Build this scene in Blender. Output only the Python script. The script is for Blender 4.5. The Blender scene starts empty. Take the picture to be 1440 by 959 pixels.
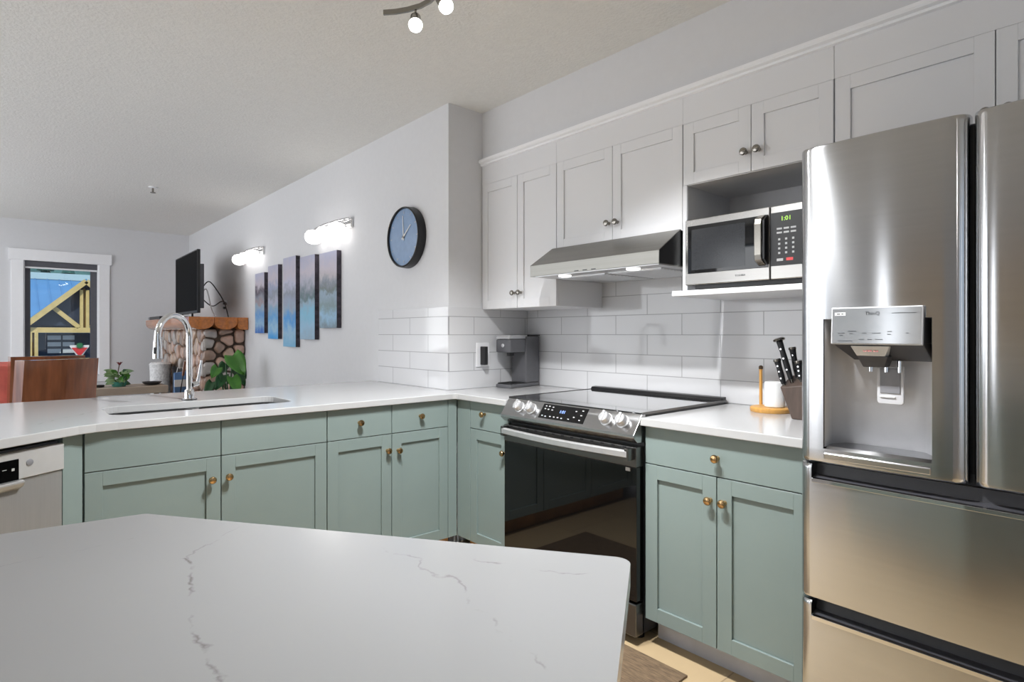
import bpy, bmesh, math, random
from mathutils import Vector, Matrix
random.seed(7)
S = bpy.context.scene
COL = S.collection
PI = math.pi

# ------------------------------------------------------------------ camera
CAM_H = 1.1751
cam = bpy.data.cameras.new('camera')
co = bpy.data.objects.new('camera', cam); COL.objects.link(co)
co.location = (0, 0, CAM_H)
co.rotation_euler = (PI/2, 0, -0.7239)
cam.sensor_width = 36; cam.lens = 817.147/1440*36
cam.shift_y = -10.6/1440; cam.clip_start = 0.02; cam.clip_end = 400
S.camera = co

# ------------------------------------------------------------------ exposure, world, lights
S.view_settings.view_transform = 'Standard'
S.view_settings.look = 'None'
S.view_settings.gamma = 1
S.view_settings.use_curve_mapping = False
S.view_settings.exposure = 0.17

w = bpy.data.worlds.new('world'); S.world = w; w.use_nodes = True
nt = w.node_tree; bg = nt.nodes['Background']
tc = nt.nodes.new('ShaderNodeTexCoord'); sp = nt.nodes.new('ShaderNodeSeparateXYZ')
rp = nt.nodes.new('ShaderNodeValToRGB')
nt.links.new(tc.outputs['Generated'], sp.inputs[0]); nt.links.new(sp.outputs['Z'], rp.inputs[0])
rp.color_ramp.elements[0].color = (.62, .72, .82, 1); rp.color_ramp.elements[1].color = (.2, .42, .85, 1)
nt.links.new(rp.outputs[0], bg.inputs[0]); bg.inputs[1].default_value = 0.9

def area(name, loc, rot, sx, sy, power, col=(1, 1, 1)):
    l = bpy.data.lights.new(name, 'AREA'); l.shape = 'RECTANGLE'; l.size = sx; l.size_y = sy
    l.energy = power; l.color = col
    o = bpy.data.objects.new(name, l); COL.objects.link(o); o.location = loc; o.rotation_euler = rot
    return o
sunl = bpy.data.lights.new('sun', 'SUN'); sunl.energy = 2.2; sunl.angle = .01; sunl.color = (1, .95, .85)
so = bpy.data.objects.new('sun', sunl); COL.objects.link(so); so.rotation_euler = (math.radians(48), 0, math.radians(-20))
DAY = (.98, .985, 1.0)
# lamps at unseen windows; the back, kitchen and far ones are added fill
area('fill_lamp_back', (0.3, -2.12, 1.45), (PI/2, 0, PI), 2.2, 1.5, 26, DAY)      # faces +y; added fill lamp behind the camera, window unseen
area('fill_lamp_kitchen', (-2.52, 3.15, 1.35), (0, -PI/2, 0), 1.7, 1.1, 20, DAY)  # faces +x; fill lamp added for ambient light, window unseen
area('daylight_living_window', (-2.52, 6.0, 1.25), (0, -PI/2, 0), 2.0, 3.6, 54, DAY)
area('daylight_sidelight', (-2.58, 1.645, 1.2), (0, -PI/2, 0), 1.6, .11, 2.5, DAY)
area('fill_lamp_far', (-2.03, 8.50, 1.2), (-PI/2, 0, 0), .42, 1.7, 7, DAY)         # faces -y; added out of view to put glare on the stonework

# ------------------------------------------------------------------ materials
def L(r, g, b):
    f = lambda v: (v/255/12.92) if v/255 <= .04045 else ((v/255+.055)/1.055)**2.4
    return (f(r), f(g), f(b), 1)
def mat(name, col, rough=.5, metal=0, var=.04, scale=30, bump=0, bscale=200, emit=None, es=0, stretch=None, aniso=0, coat=0, spec=.5):
    m = bpy.data.materials.new(name); m.use_nodes = True; n = m.node_tree.nodes; k = m.node_tree.links
    p = n['Principled BSDF']
    t = n.new('ShaderNodeTexCoord'); mp = n.new('ShaderNodeMapping'); k.new(t.outputs['Object'], mp.inputs[0])
    if stretch: mp.inputs['Scale'].default_value = stretch
    nz = n.new('ShaderNodeTexNoise'); nz.inputs['Scale'].default_value = scale; nz.inputs['Detail'].default_value = 3
    k.new(mp.outputs[0], nz.inputs[0])
    r = n.new('ShaderNodeValToRGB')
    r.color_ramp.elements[0].position = .3; r.color_ramp.elements[1].position = .7
    r.color_ramp.elements[0].color = tuple(c*(1-var) for c in col[:3])+(1,)
    r.color_ramp.elements[1].color = tuple(min(1, c*(1+var)) for c in col[:3])+(1,)
    k.new(nz.outputs['Fac'], r.inputs[0]); k.new(r.outputs[0], p.inputs['Base Color'])
    p.inputs['Roughness'].default_value = rough; p.inputs['Metallic'].default_value = metal
    p.inputs['Specular IOR Level'].default_value = spec
    if coat: p.inputs['Coat Weight'].default_value = coat; p.inputs['Coat Roughness'].default_value = .05
    if aniso:
        p.inputs['Anisotropic'].default_value = aniso; p.inputs['Anisotropic Rotation'].default_value = .25
        tg = n.new('ShaderNodeTangent'); tg.direction_type = 'RADIAL'; tg.axis = 'Z'; k.new(tg.outputs[0], p.inputs['Tangent'])
    if bump:
        b = n.new('ShaderNodeBump'); b.inputs['Strength'].default_value = bump; b.inputs['Distance'].default_value = .01
        n2 = n.new('ShaderNodeTexNoise'); n2.inputs['Scale'].default_value = bscale; n2.inputs['Detail'].default_value = 3
        k.new(mp.outputs[0], n2.inputs[0]); k.new(n2.outputs['Fac'], b.inputs['Height']); k.new(b.outputs[0], p.inputs['Normal'])
    if emit:
        p.inputs['Emission Color'].default_value = emit; p.inputs['Emission Strength'].default_value = es
    return m
M = {}
M['wall'] = mat('wall_paint', L(220, 220, 222), .75, var=.01, bump=.05, bscale=300)
M['ceil'] = mat('ceiling_texture', L(234, 233, 229), .9, var=.02, bump=.35, bscale=70)
M['trimw'] = mat('white_trim', L(248, 248, 250), .45, var=.01)
M['white'] = mat('white_cabinet_paint', L(230, 230, 232), .35, var=.008, scale=4)
M['green'] = mat('sage_cabinet_paint', L(128, 142, 139), .42, var=.02, scale=5)
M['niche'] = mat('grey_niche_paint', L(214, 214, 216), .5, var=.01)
M['toe'] = mat('grey_toe_kick', L(190, 192, 202), .5, var=.08, scale=9)
M['toewood'] = mat('wood_toe_kick', L(196, 148, 96), .5, var=.15, scale=9)
M['steel'] = mat('brushed_steel', L(188, 188, 189), .22, 1, var=.03, scale=6, stretch=(1, 1, 40), aniso=.75)
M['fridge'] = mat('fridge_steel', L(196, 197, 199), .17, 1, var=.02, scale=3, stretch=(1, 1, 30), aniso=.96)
M['steeld'] = mat('dark_steel', L(120, 119, 118), .3, 1, var=.04, scale=8)
M['dwpanel'] = mat('dishwasher_panel', L(206, 205, 204), .3, .4, var=.02)
M['dwsteel'] = mat('dishwasher_steel', L(176, 175, 174), .3, .55, var=.03, scale=6, stretch=(40, 1, 1))
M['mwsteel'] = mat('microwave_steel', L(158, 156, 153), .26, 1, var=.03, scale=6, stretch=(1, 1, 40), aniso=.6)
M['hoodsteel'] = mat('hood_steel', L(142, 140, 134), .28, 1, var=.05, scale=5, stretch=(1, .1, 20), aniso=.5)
M['chrome'] = mat('chrome', L(225, 225, 226), .06, 1, var=.01)
M['nickel'] = mat('satin_nickel', L(146, 142, 135), .2, 1, var=.02)
M['brass'] = mat('aged_brass', L(190, 156, 112), .22, 1, var=.06)
M['black'] = mat('black_plastic', L(22, 22, 24), .35, var=.1)
M['blackgloss'] = mat('black_glass', L(9, 9, 10), .03, var=.1)
M['satin'] = mat('satin_steel', L(206, 206, 207), .32, .75, var=.02)
M['hob'] = mat('ceramic_hob_glass', L(26, 26, 27), .09, var=.1, coat=1)
M['darkgrey'] = mat('dark_grey_plastic', L(62, 62, 66), .4, var=.05)
M['midgrey'] = mat('grey_plastic', L(128, 128, 132), .35, var=.05)
M['tv'] = mat('screen_black', L(12, 12, 13), .6, var=.05, spec=.05)
M['paper'] = mat('white_paper', L(236, 236, 235), .8, var=.02)
M['bamboo'] = mat('bamboo', L(214, 160, 84), .4, var=.12, scale=12, stretch=(1, 8, 1))
M['walnut'] = mat('walnut_block', L(76, 62, 54), .45, var=.2, scale=10, stretch=(6, 6, 1))
M['chair'] = mat('polished_brown_wood', L(128, 76, 48), .2, var=.35, scale=5, stretch=(5, 5, .6), coat=.6)
M['mantel'] = mat('orange_log', L(190, 112, 40), .35, var=.22, scale=6, stretch=(8, 1, 8), coat=1)
M['st0'] = mat('stone_tan', L(188, 160, 138), .35, var=.15, scale=14, bump=.3, bscale=30, coat=1)
M['st1'] = mat('stone_brown', L(152, 124, 106), .35, var=.18, scale=14, bump=.3, bscale=30, coat=1)
M['st2'] = mat('stone_grey', L(176, 168, 162), .35, var=.15, scale=14, bump=.3, bscale=30, coat=1)
M['st3'] = mat('stone_pink', L(192, 158, 140), .35, var=.15, scale=14, bump=.3, bscale=30, coat=1)
M['mortar'] = mat('mortar', L(88, 76, 66), .9, var=.1)
M['leaf'] = mat('leaf_green', L(74, 132, 44), .4, var=.25, scale=8)
M['leafd'] = mat('leaf_dark', L(38, 84, 44), .4, var=.25, scale=8)
M['leafp'] = mat('leaf_pale', L(132, 158, 112), .5, var=.3, scale=20)
M['stem'] = mat('stem_brown', L(92, 70, 50), .7)
M['flower'] = mat('dark_red_petals', L(112, 40, 44), .6, var=.2)
M['teal'] = mat('teal_ceramic', L(58, 128, 112), .3)
M['pot'] = mat('white_ceramic', L(206, 204, 200), .3)
M['soil'] = mat('soil', L(56, 44, 36), .95, var=.3)
M['beige'] = mat('beige_wood', L(178, 160, 142), .5, var=.06, scale=6)
M['basket'] = mat('white_wicker', L(238, 238, 238), .8, var=.2, scale=40, bump=.6, bscale=60)
M['bluebag'] = mat('blue_bag', L(92, 130, 178), .5, var=.25, scale=8)
M['coral'] = mat('coral_throw', L(208, 104, 92), .9, var=.18, scale=10, bump=.4, bscale=25)
M['sofa'] = mat('pale_blue_fabric', L(160, 174, 196), .9, var=.05, bump=.2, bscale=300)
M['sofab'] = mat('dark_blue_piping', L(72, 106, 130), .8)
M['mat'] = mat('woven_brown_mat', L(112, 92, 70), .85, var=.45, scale=40, stretch=(9, .7, 1), bump=.5, bscale=60)
M['glassw'] = mat('globe_glass', (1, 1, 1, 1), .4, emit=(1, .96, .92, 1), es=2.4)
M['bulb'] = mat('bulb_lens', (1, 1, 1, 1), .4, emit=(1, .97, .93, 1), es=14)
M['hoodlamp'] = mat('hood_lamp', (1, 1, 1, 1), .4, emit=(1, .97, .92, 1), es=2.2)
M['digits'] = mat('green_digits', (.1, .3, .02, 1), .4, emit=(.55, .9, .12, 1), es=1.0)
M['blued'] = mat('blue_digits', (.1, .2, .6, 1), .4, emit=(.35, .5, 1, 1), es=1.3)
M['legend'] = mat('pale_legend', L(176, 176, 176), .5)
M['inkd'] = mat('dark_ink', L(70, 72, 76), .5)
M['redink'] = mat('red_ink', L(170, 60, 60), .5)
M['redbtn'] = mat('red_button', L(206, 66, 66), .4)
M['clockface'] = mat('reflection_blue_dial', L(132, 158, 192), .15, var=.05, coat=.4)  # even blue stands in for a window reflected in the dial
M['clockdark'] = mat('dark_blue_dial', L(52, 78, 112), .2, var=.15)
M['timber'] = mat('yellow_timber', L(206, 184, 120), .6, var=.1, scale=3)
M['timberd'] = mat('brown_timber', L(140, 112, 60), .6, var=.1)
M['metalroof'] = mat('blue_metal_roof', L(92, 146, 190), .9, var=.04, scale=1)
M['facade'] = mat('dark_blue_siding', L(34, 52, 76), .8, var=.08, scale=1)
M['outwin'] = mat('pale_shop_glass', L(196, 208, 214), .3, var=.1)
M['signred'] = mat('sign_red', L(208, 48, 50), .5)
M['signwhite'] = mat('sign_white', L(226, 226, 226), .5)
M['signgreen'] = mat('sign_green', L(24, 110, 62), .5)
M['forest'] = mat('conifer_green', L(52, 96, 88), .9, var=.4, scale=2)
M['hill'] = mat('hillside', L(70, 112, 104), .95, var=.4, scale=.4)
M['ground'] = mat('asphalt', L(110, 112, 116), .9)
M['snow'] = mat('pale_ridge', L(176, 204, 206), .7)
M['blind'] = mat('dark_grey_blind', L(92, 92, 98), .7)
M['wooddoor'] = mat('tan_door', L(236, 214, 184), .5, var=.06, scale=3, stretch=(4, 4, .5))
M['cable'] = mat('cable', L(40, 40, 42), .5)
M['cablew'] = mat('white_cable', L(210, 210, 212), .5)

def quartz(name, veins, base=(184, 184, 184)):
    """white quartz; each vein is a run along a line in the slab's own plane, wandering with noise and broken up"""
    m = bpy.data.materials.new(name); m.use_nodes = True; n = m.node_tree.nodes; k = m.node_tree.links
    p = n['Principled BSDF']; p.inputs['Roughness'].default_value = .16
    t = n.new('ShaderNodeTexCoord')
    def mth(op, a, b=None, clamp=False):
        x = n.new('ShaderNodeMath'); x.operation = op; x.use_clamp = clamp
        for i, v in enumerate((a, b)):
            if v is None: continue
            if isinstance(v, (int, float)): x.inputs[i].default_value = v
            else: k.new(v, x.inputs[i])
        return x.outputs[0]
    def noise(sc, det=4, off=0):
        mp = n.new('ShaderNodeMapping'); mp.inputs['Location'].default_value = (off, off*.7, 0); k.new(t.outputs['Object'], mp.inputs[0])
        z = n.new('ShaderNodeTexNoise'); z.inputs['Scale'].default_value = sc; z.inputs['Detail'].default_value = det
        k.new(mp.outputs[0], z.inputs[0]); return z.outputs['Fac']
    s = n.new('ShaderNodeSeparateXYZ'); k.new(t.outputs['Object'], s.inputs[0])
    wx = mth('ADD', s.outputs['X'], mth('MULTIPLY', mth('SUBTRACT', noise(16, 5), .5), .07))
    wy = mth('ADD', s.outputs['Y'], mth('MULTIPLY', mth('SUBTRACT', noise(16, 5, 5), .5), .07))
    total = None
    for i, (ax, ay, bx, by, wd, st) in enumerate(veins):
        dx, dy = bx-ax, by-ay; ln = math.hypot(dx, dy); dx /= ln; dy /= ln
        al = mth('ADD', mth('MULTIPLY', mth('SUBTRACT', wx, ax), dx), mth('MULTIPLY', mth('SUBTRACT', wy, ay), dy))
        ac = mth('ABSOLUTE', mth('SUBTRACT', mth('MULTIPLY', mth('SUBTRACT', wx, ax), -dy), mth('MULTIPLY', mth('SUBTRACT', wy, ay), -dx)))
        core = mth('SUBTRACT', 1, mth('DIVIDE', ac, wd), True)
        rng = mth('MULTIPLY', mth('GREATER_THAN', al, 0), mth('LESS_THAN', al, ln))
        brk = mth('MULTIPLY', mth('SUBTRACT', noise(22, 3, i*3+1), .44), 7, True)
        v = mth('MULTIPLY', mth('MULTIPLY', core, rng), mth('MULTIPLY', brk, st))
        total = v if total is None else mth('MAXIMUM', total, v)
    sof = mth('MULTIPLY', mth('SUBTRACT', noise(2.5, 2, 9), .5), .10)
    mix = n.new('ShaderNodeMix'); mix.data_type = 'RGBA'
    mix.inputs[6].default_value = L(*base); mix.inputs[7].default_value = L(130, 126, 124)
    k.new(mth('ADD', total if total is not None else 0.0, mth('MAXIMUM', sof, 0), True), mix.inputs[0])
    k.new(mix.outputs[2], p.inputs['Base Color'])
    return m
def tile_mat(name, ax, off, z0, bw=.40, bh=.1025, rough=.07, col=(218, 218, 220), mort=(168, 168, 170), offset=.5, ms=.0022, var=.01, bump=.25):
    """brick layout measured along wall axis ax (0 = x, 1 = y) and height, or a floor with ax = 'xy'"""
    m = bpy.data.materials.new(name); m.use_nodes = True; n = m.node_tree.nodes; k = m.node_tree.links
    p = n['Principled BSDF']; p.inputs['Roughness'].default_value = rough
    t = n.new('ShaderNodeTexCoord'); s = n.new('ShaderNodeSeparateXYZ'); k.new(t.outputs['Object'], s.inputs[0])
    c = n.new('ShaderNodeCombineXYZ')
    def sub(o, v):
        x = n.new('ShaderNodeMath'); x.operation = 'SUBTRACT'; k.new(o, x.inputs[0]); x.inputs[1].default_value = v; return x.outputs[0]
    if ax == 'xy': k.new(sub(s.outputs['Y'], off), c.inputs[0]); k.new(sub(s.outputs['X'], z0), c.inputs[1])
    else: k.new(sub(s.outputs['XY'[ax]], off), c.inputs[0]); k.new(sub(s.outputs['Z'], z0), c.inputs[1])
    b = n.new('ShaderNodeTexBrick'); b.offset = offset; b.offset_frequency = 2; b.squash = 1
    b.inputs['Scale'].default_value = 1; b.inputs['Brick Width'].default_value = bw; b.inputs['Row Height'].default_value = bh
    b.inputs['Mortar Size'].default_value = ms; b.inputs['Mortar Smooth'].default_value = .3; b.inputs['Bias'].default_value = 0
    q = L(*col); b.inputs['Color1'].default_value = tuple(x*(1-var) for x in q[:3])+(1,); b.inputs['Color2'].default_value = tuple(min(1, x*(1+var)) for x in q[:3])+(1,)
    b.inputs['Mortar'].default_value = L(*mort)
    k.new(c.outputs[0], b.inputs['Vector'])
    nz = n.new('ShaderNodeTexNoise'); nz.inputs['Scale'].default_value = 12; k.new(t.outputs['Object'], nz.inputs[0])
    mx = n.new('ShaderNodeMix'); mx.data_type = 'RGBA'; mx.blend_type = 'MULTIPLY'; mx.inputs[0].default_value = .12 if ax == 'xy' else .01
    k.new(b.outputs['Color'], mx.inputs[6]); k.new(nz.outputs['Fac'], mx.inputs[7]); k.new(mx.outputs[2], p.inputs['Base Color'])
    bp = n.new('ShaderNodeBump'); bp.inputs['Strength'].default_value = bump; bp.inputs['Distance'].default_value = .003; bp.invert = True
    b2 = n.new('ShaderNodeBump'); b2.inputs['Strength'].default_value = .06; b2.inputs['Distance'].default_value = .01
    n3 = n.new('ShaderNodeTexNoise'); n3.inputs['Scale'].default_value = 5; k.new(t.outputs['Object'], n3.inputs[0])
    k.new(n3.outputs['Fac'], b2.inputs['Height'])
    k.new(b.outputs['Fac'], bp.inputs['Height']); k.new(b2.outputs[0], bp.inputs['Normal']); k.new(bp.outputs[0], p.inputs['Normal'])
    return m
def art_mat(name, z0, z1, seed, water, ridge):
    """printed mountain-lake photograph: sky, ridge, far shore, water"""
    m = bpy.data.materials.new(name); m.use_nodes = True; n = m.node_tree.nodes; k = m.node_tree.links
    p = n['Principled BSDF']; p.inputs['Roughness'].default_value = .5
    t = n.new('ShaderNodeTexCoord'); mp = n.new('ShaderNodeMapping'); mp.inputs['Location'].default_value = (seed, seed, 0); k.new(t.outputs['Object'], mp.inputs[0])
    s = n.new('ShaderNodeSeparateXYZ'); k.new(t.outputs['Object'], s.inputs[0])
    nz = n.new('ShaderNodeTexNoise'); nz.inputs['Scale'].default_value = 12; nz.inputs['Detail'].default_value = 12; nz.inputs['Roughness'].default_value = .68; k.new(mp.outputs[0], nz.inputs[0])
    a = n.new('ShaderNodeMapRange'); k.new(s.outputs['Z'], a.inputs[0]); a.inputs[1].default_value = z0; a.inputs[2].default_value = z1
    d = n.new('ShaderNodeMath'); d.operation = 'MULTIPLY_ADD'; k.new(nz.outputs['Fac'], d.inputs[0]); d.inputs[1].default_value = .42; k.new(a.outputs[0], d.inputs[2])
    e = n.new('ShaderNodeMath'); e.operation = 'SUBTRACT'; k.new(d.outputs[0], e.inputs[0]); e.inputs[1].default_value = .21
    r = n.new('ShaderNodeValToRGB'); k.new(e.outputs[0], r.inputs[0]); cr = r.color_ramp
    cr.elements[0].position = 0; cr.elements[0].color = L(*water[0])
    cr.elements[1].position = 1; cr.elements[1].color = L(176, 178, 200)
    for pos, c in ((.16, (150, 188, 214)), (.3, water[1]), (.44, (150, 170, 188)), (.5, ridge[0]), (.6, (140, 146, 158)), (.7, ridge[1]), (.8, (196, 188, 198))):
        x = cr.elements.new(pos); x.color = L(*c)
    k.new(r.outputs[0], p.inputs['Base Color'])
    return m

# ------------------------------------------------------------------ mesh helpers
class B:
    def __init__(s, off=(0, 0, 0)): s.bm = bmesh.new(); s.o = Vector(off); s.mi = 0
    def v(s, p): return s.bm.verts.new(Vector(p)-s.o)
    def f(s, vs):
        try: q = s.bm.faces.new(vs); q.material_index = s.mi; return q
        except ValueError: return None
    def box(s, x0, x1, y0, y1, z0, z1):
        if x0 > x1: x0, x1 = x1, x0
        if y0 > y1: y0, y1 = y1, y0
        if z0 > z1: z0, z1 = z1, z0
        c = [s.v((x, y, z)) for z in (z0, z1) for x, y in ((x0, y0), (x1, y0), (x1, y1), (x0, y1))]
        for i in ((3, 2, 1, 0), (4, 5, 6, 7), (0, 1, 5, 4), (1, 2, 6, 5), (2, 3, 7, 6), (3, 0, 4, 7)): s.f([c[j] for j in i])
        return s
    def prism(s, poly, axis, a, b):
        """poly: 2-D points; axis 'x': (y,z), 'y': (x,z), 'z': (x,y)"""
        def P(u, w_, h): return {'x': (h, u, w_), 'y': (u, h, w_), 'z': (u, w_, h)}[axis]
        A = [s.v(P(u, w_, a)) for u, w_ in poly]; C = [s.v(P(u, w_, b)) for u, w_ in poly]
        s.f(A[::-1]); s.f(C); n = len(poly)
        for i in range(n): s.f([A[i], A[(i+1) % n], C[(i+1) % n], C[i]])
        return s
    def tube(s, pts, r, seg=12, cap=True):
        pts = [Vector(p) for p in pts]; rings = []; up = None
        for i, p in enumerate(pts):
            t = (pts[min(i+1, len(pts)-1)]-pts[max(i-1, 0)]).normalized()
            if up is None: up = t.orthogonal().normalized()
            else: up = (up-t*up.dot(t)).normalized()
            q = t.cross(up); rr = r[i] if isinstance(r, (list, tuple)) else r
            rings.append([s.v(p+(up*math.cos(2*PI*j/seg)+q*math.sin(2*PI*j/seg))*rr) for j in range(seg)])
        for a, b in zip(rings, rings[1:]):
            for j in range(seg): s.f([a[j], a[(j+1) % seg], b[(j+1) % seg], b[j]])
        if cap: s.f(rings[0][::-1]); s.f(rings[-1])
        return s
    def cyl(s, a, b, r, seg=20): return s.tube([a, b], r, seg)
    def lathe(s, prof, c=(0, 0, 0), d=(0, 0, 1), seg=24, ends=(1, 1)):
        """prof: (radius, distance along d)"""
        d = Vector(d).normalized(); u = d.orthogonal().normalized(); q = d.cross(u); c = Vector(c); rings = []
        for r, h in prof: rings.append([s.v(c+d*h+(u*math.cos(2*PI*j/seg)+q*math.sin(2*PI*j/seg))*max(r, 1e-4)) for j in range(seg)])
        for a, b in zip(rings, rings[1:]):
            for j in range(seg): s.f([a[j], a[(j+1) % seg], b[(j+1) % seg], b[j]])
        if ends[0]: s.f(rings[0][::-1])
        if ends[1]: s.f(rings[-1])
        return s
    def grid(s, fn, nu, nv, skip=None):
        V = [[s.v(fn(i/nu, j/nv)) for j in range(nv+1)] for i in range(nu+1)]
        for i in range(nu):
            for j in range(nv):
                if skip and skip(i, j): continue
                s.f([V[i][j], V[i+1][j], V[i+1][j+1], V[i][j+1]])
        return s
    def build(s, name, m, parent=None, bevel=0, smooth=False, solid=0, sub=0, seg=2):
        bmesh.ops.recalc_face_normals(s.bm, faces=s.bm.faces)
        me = bpy.data.meshes.new(name); s.bm.to_mesh(me); s.bm.free()
        for x in (m if isinstance(m, (list, tuple)) else [m]): me.materials.append(M[x] if isinstance(x, str) else x)
        if smooth:
            for q in me.polygons: q.use_smooth = True
            try: me.set_sharp_from_angle(angle=math.radians(38))
            except Exception: pass
        o = bpy.data.objects.new(name, me); COL.objects.link(o)
        if parent: o.parent = parent
        if solid: x = o.modifiers.new('s', 'SOLIDIFY'); x.thickness = solid; x.offset = 0
        if bevel: x = o.modifiers.new('b', 'BEVEL'); x.width = bevel; x.segments = seg; x.limit_method = 'ANGLE'; x.angle_limit = math.radians(40)
        if sub: x = o.modifiers.new('u', 'SUBSURF'); x.levels = sub; x.render_levels = sub
        return o
def tag(o, label, cat, group=None):
    o['label'] = label; o['category'] = cat
    if group: o['group'] = group
    return o
def thing(name, loc, label, cat, group=None, rz=0):
    o = bpy.data.objects.new(name, None); COL.objects.link(o); o.location = loc; o.rotation_euler = (0, 0, rz); o.empty_display_size = .1
    return tag(o, label, cat, group)
def struct(o): o['kind'] = 'structure'; return o
def text(s, size, m, parent, loc, rot, name='lettering', ext=.0004, align='CENTER'):
    c = bpy.data.curves.new(name, 'FONT'); c.body = s; c.size = size; c.extrude = ext; c.align_x = align; c.align_y = 'CENTER'; c.resolution_u = 2
    t = bpy.data.objects.new('tmp', c)
    me = bpy.data.meshes.new_from_object(t); bpy.data.objects.remove(t)
    me.name = name; me.materials.clear(); me.materials.append(M[m])
    o = bpy.data.objects.new(name, me); COL.objects.link(o); o.parent = parent; o.location = loc; o.rotation_euler = rot
    return o
def arc(cx, cy, r, a0, a1, n): return [(cx+r*math.cos(math.radians(a0+(a1-a0)*i/n)), cy+r*math.sin(math.radians(a0+(a1-a0)*i/n))) for i in range(n+1)]

# ------------------------------------------------------------------ room shell
XW, YC, XS, XK, YF, CEIL = 2.478, 2.657, 2.1125, 1.877, 8.53, 2.458
CT = .86
XL, YB = -2.6, -2.2
M['floor'] = tile_mat('beige_floor_tile', 'xy', .1, .13, bw=.45, bh=.45, rough=.35, col=(192, 168, 132), mort=(160, 138, 108), ms=.003, var=.05, bump=.3)
struct(B().prism([(-.7, YB-.15), (XW+.15, YB-.15), (XW+.15, 3.14), (-.7, 3.14)], 'z', -.12, 0).build('floor', 'floor'))
M['plank'] = tile_mat('grey_plank_floor', 'xy', 0, 0, bw=1.2, bh=.16, rough=.35, col=(170, 164, 157), mort=(120, 116, 110), ms=.002, var=.08, bump=.2)
struct(B().box(XL-.15, -.7, YB-.15, YF+.15, -.12, 0).build('floor', 'plank'))
struct(B().box(-.7, XW+.15, 3.14, YF+.15, -.12, 0).build('floor', 'plank'))
struct(B().box(XL-.15, XW+.15, YB-.15, YF+.15, CEIL, CEIL+.12).build('ceiling', 'ceil'))
struct(B().box(XW, XW+.15, YB, YC+.1, 0, CEIL).build('wall_right', 'wall'))
struct(B().box(XK, XW+.15, YC, YC+.1, 0, CEIL).build('wall_return', 'wall'))
struct(B().box(XK, XW+.15, YC+.1, YF, 0, CEIL).build('wall_living_right', 'wall'))
struct(B().box(XS+.004, XW, YB, YC, 2.146, CEIL).build('wall_right_upper', 'wall'))
WX0, WX1, WZ0, WZ1 = .212, .905, .672, 2.0
b = B(); b.box(XL, -2.25, YF, YF+.15, 0, CEIL).box(-1.8, WX0, YF, YF+.15, 0, CEIL).box(-2.25, -1.8, YF, YF+.15, 0, .3).box(-2.25, -1.8, YF, YF+.15, 2.1, CEIL).box(WX1, XK, YF, YF+.15, 0, CEIL).box(WX0, WX1, YF, YF+.15, 0, WZ0).box(WX0, WX1, YF, YF+.15, WZ1, CEIL)
struct(b.build('wall_far', 'wall'))
def wall_openings(name, axis, c0, c1, lo, hi, ops):
    """wall between c0..c1 on its normal axis with rectangular openings (a0,a1,z0,z1) along lo..hi"""
    b = B(); cur = lo
    bx = (lambda a, e, z0, z1: b.box(c0, c1, a, e, z0, z1)) if axis == 'x' else (lambda a, e, z0, z1: b.box(a, e, c0, c1, z0, z1))
    for a0, a1, z0, z1 in sorted(ops):
        bx(cur, a0, 0, CEIL); bx(a0, a1, z1, CEIL)
        if z0 > 0: bx(a0, a1, 0, z0)
        cur = a1
    bx(cur, hi, 0, CEIL); return struct(b.build(name, 'wall'))
wall_openings('wall_left', 'x', XL-.15, XL, YB, YF, [(1.58, 1.71, .35, 2.05), (2.55, 3.75, .45, 2.25), (4.1, 7.9, .2, 2.3)])
wall_openings('wall_back', 'y', YB-.15, YB, XL, XW, [(-.85, 1.45, .65, 2.25)])
n_ = 1
for ax, a0, a1, z0, z1 in (('x', 1.58, 1.71, .35, 2.05), ('x', 2.55, 3.75, .45, 2.25), ('x', 4.1, 7.9, .2, 2.3), ('y', -.85, 1.45, .65, 2.25)):  # unseen windows; the kitchen and back ones are added for their light
    n_ += 1; b = B()
    def q(a, e, u, v_):
        if ax == 'x': b.box(XL-.04, XL+.015, a, e, u, v_)
        else: b.box(a, e, YB-.04, YB+.015, u, v_)
    wd_ = .07 if a1-a0 > 1 else .04
    q(a0-wd_, a0, z0-.07, z1+.07); q(a1, a1+wd_, z0-.07, z1+.07); q(a0, a1, z1, z1+.07); q(a0, a1, z0-.07, z0)
    if a1-a0 > 1: q((a0+a1)/2-.03, (a0+a1)/2+.03, z0, z1)
    struct(b.build('window_%d' % n_, 'trimw'))
b = B(); b.box(-2.33, -2.25, YF-.02, YF+.04, .22, 2.18).box(-1.8, -1.72, YF-.02, YF+.04, .22, 2.18).box(-2.25, -1.8, YF-.02, YF+.04, .22, .3).box(-2.25, -1.8, YF-.02, YF+.04, 2.1, 2.18)
struct(b.build('window_6', 'trimw'))  # unseen window added to go with the far fill lamp
# tan interior door on the left wall (seen in the steel of the refrigerator)
d = struct(B().box(XL, XL+.045, .70, 1.50, 0, 2.05).build('door_1', 'wooddoor', bevel=.004))
B().lathe([(.012, 0), (.012, .03), (.026, .04), (.028, .055), (.015, .068)], (XL+.045, .77, .98), (1, 0, 0)).build('door_handle', 'nickel', d, smooth=True)
# crown strip over the upper cabinets
struct(B().prism([(XS-.001, 2.146), (XS-.010, 2.149), (XS-.010, 2.158), (XS-.022, 2.163), (XS-.026, 2.170), (XS-.026, 2.180), (XS+.006, 2.186), (XS+.006, 2.146)], 'y', YB+.01, YC-.002).build('trim_1', 'trimw'))
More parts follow.
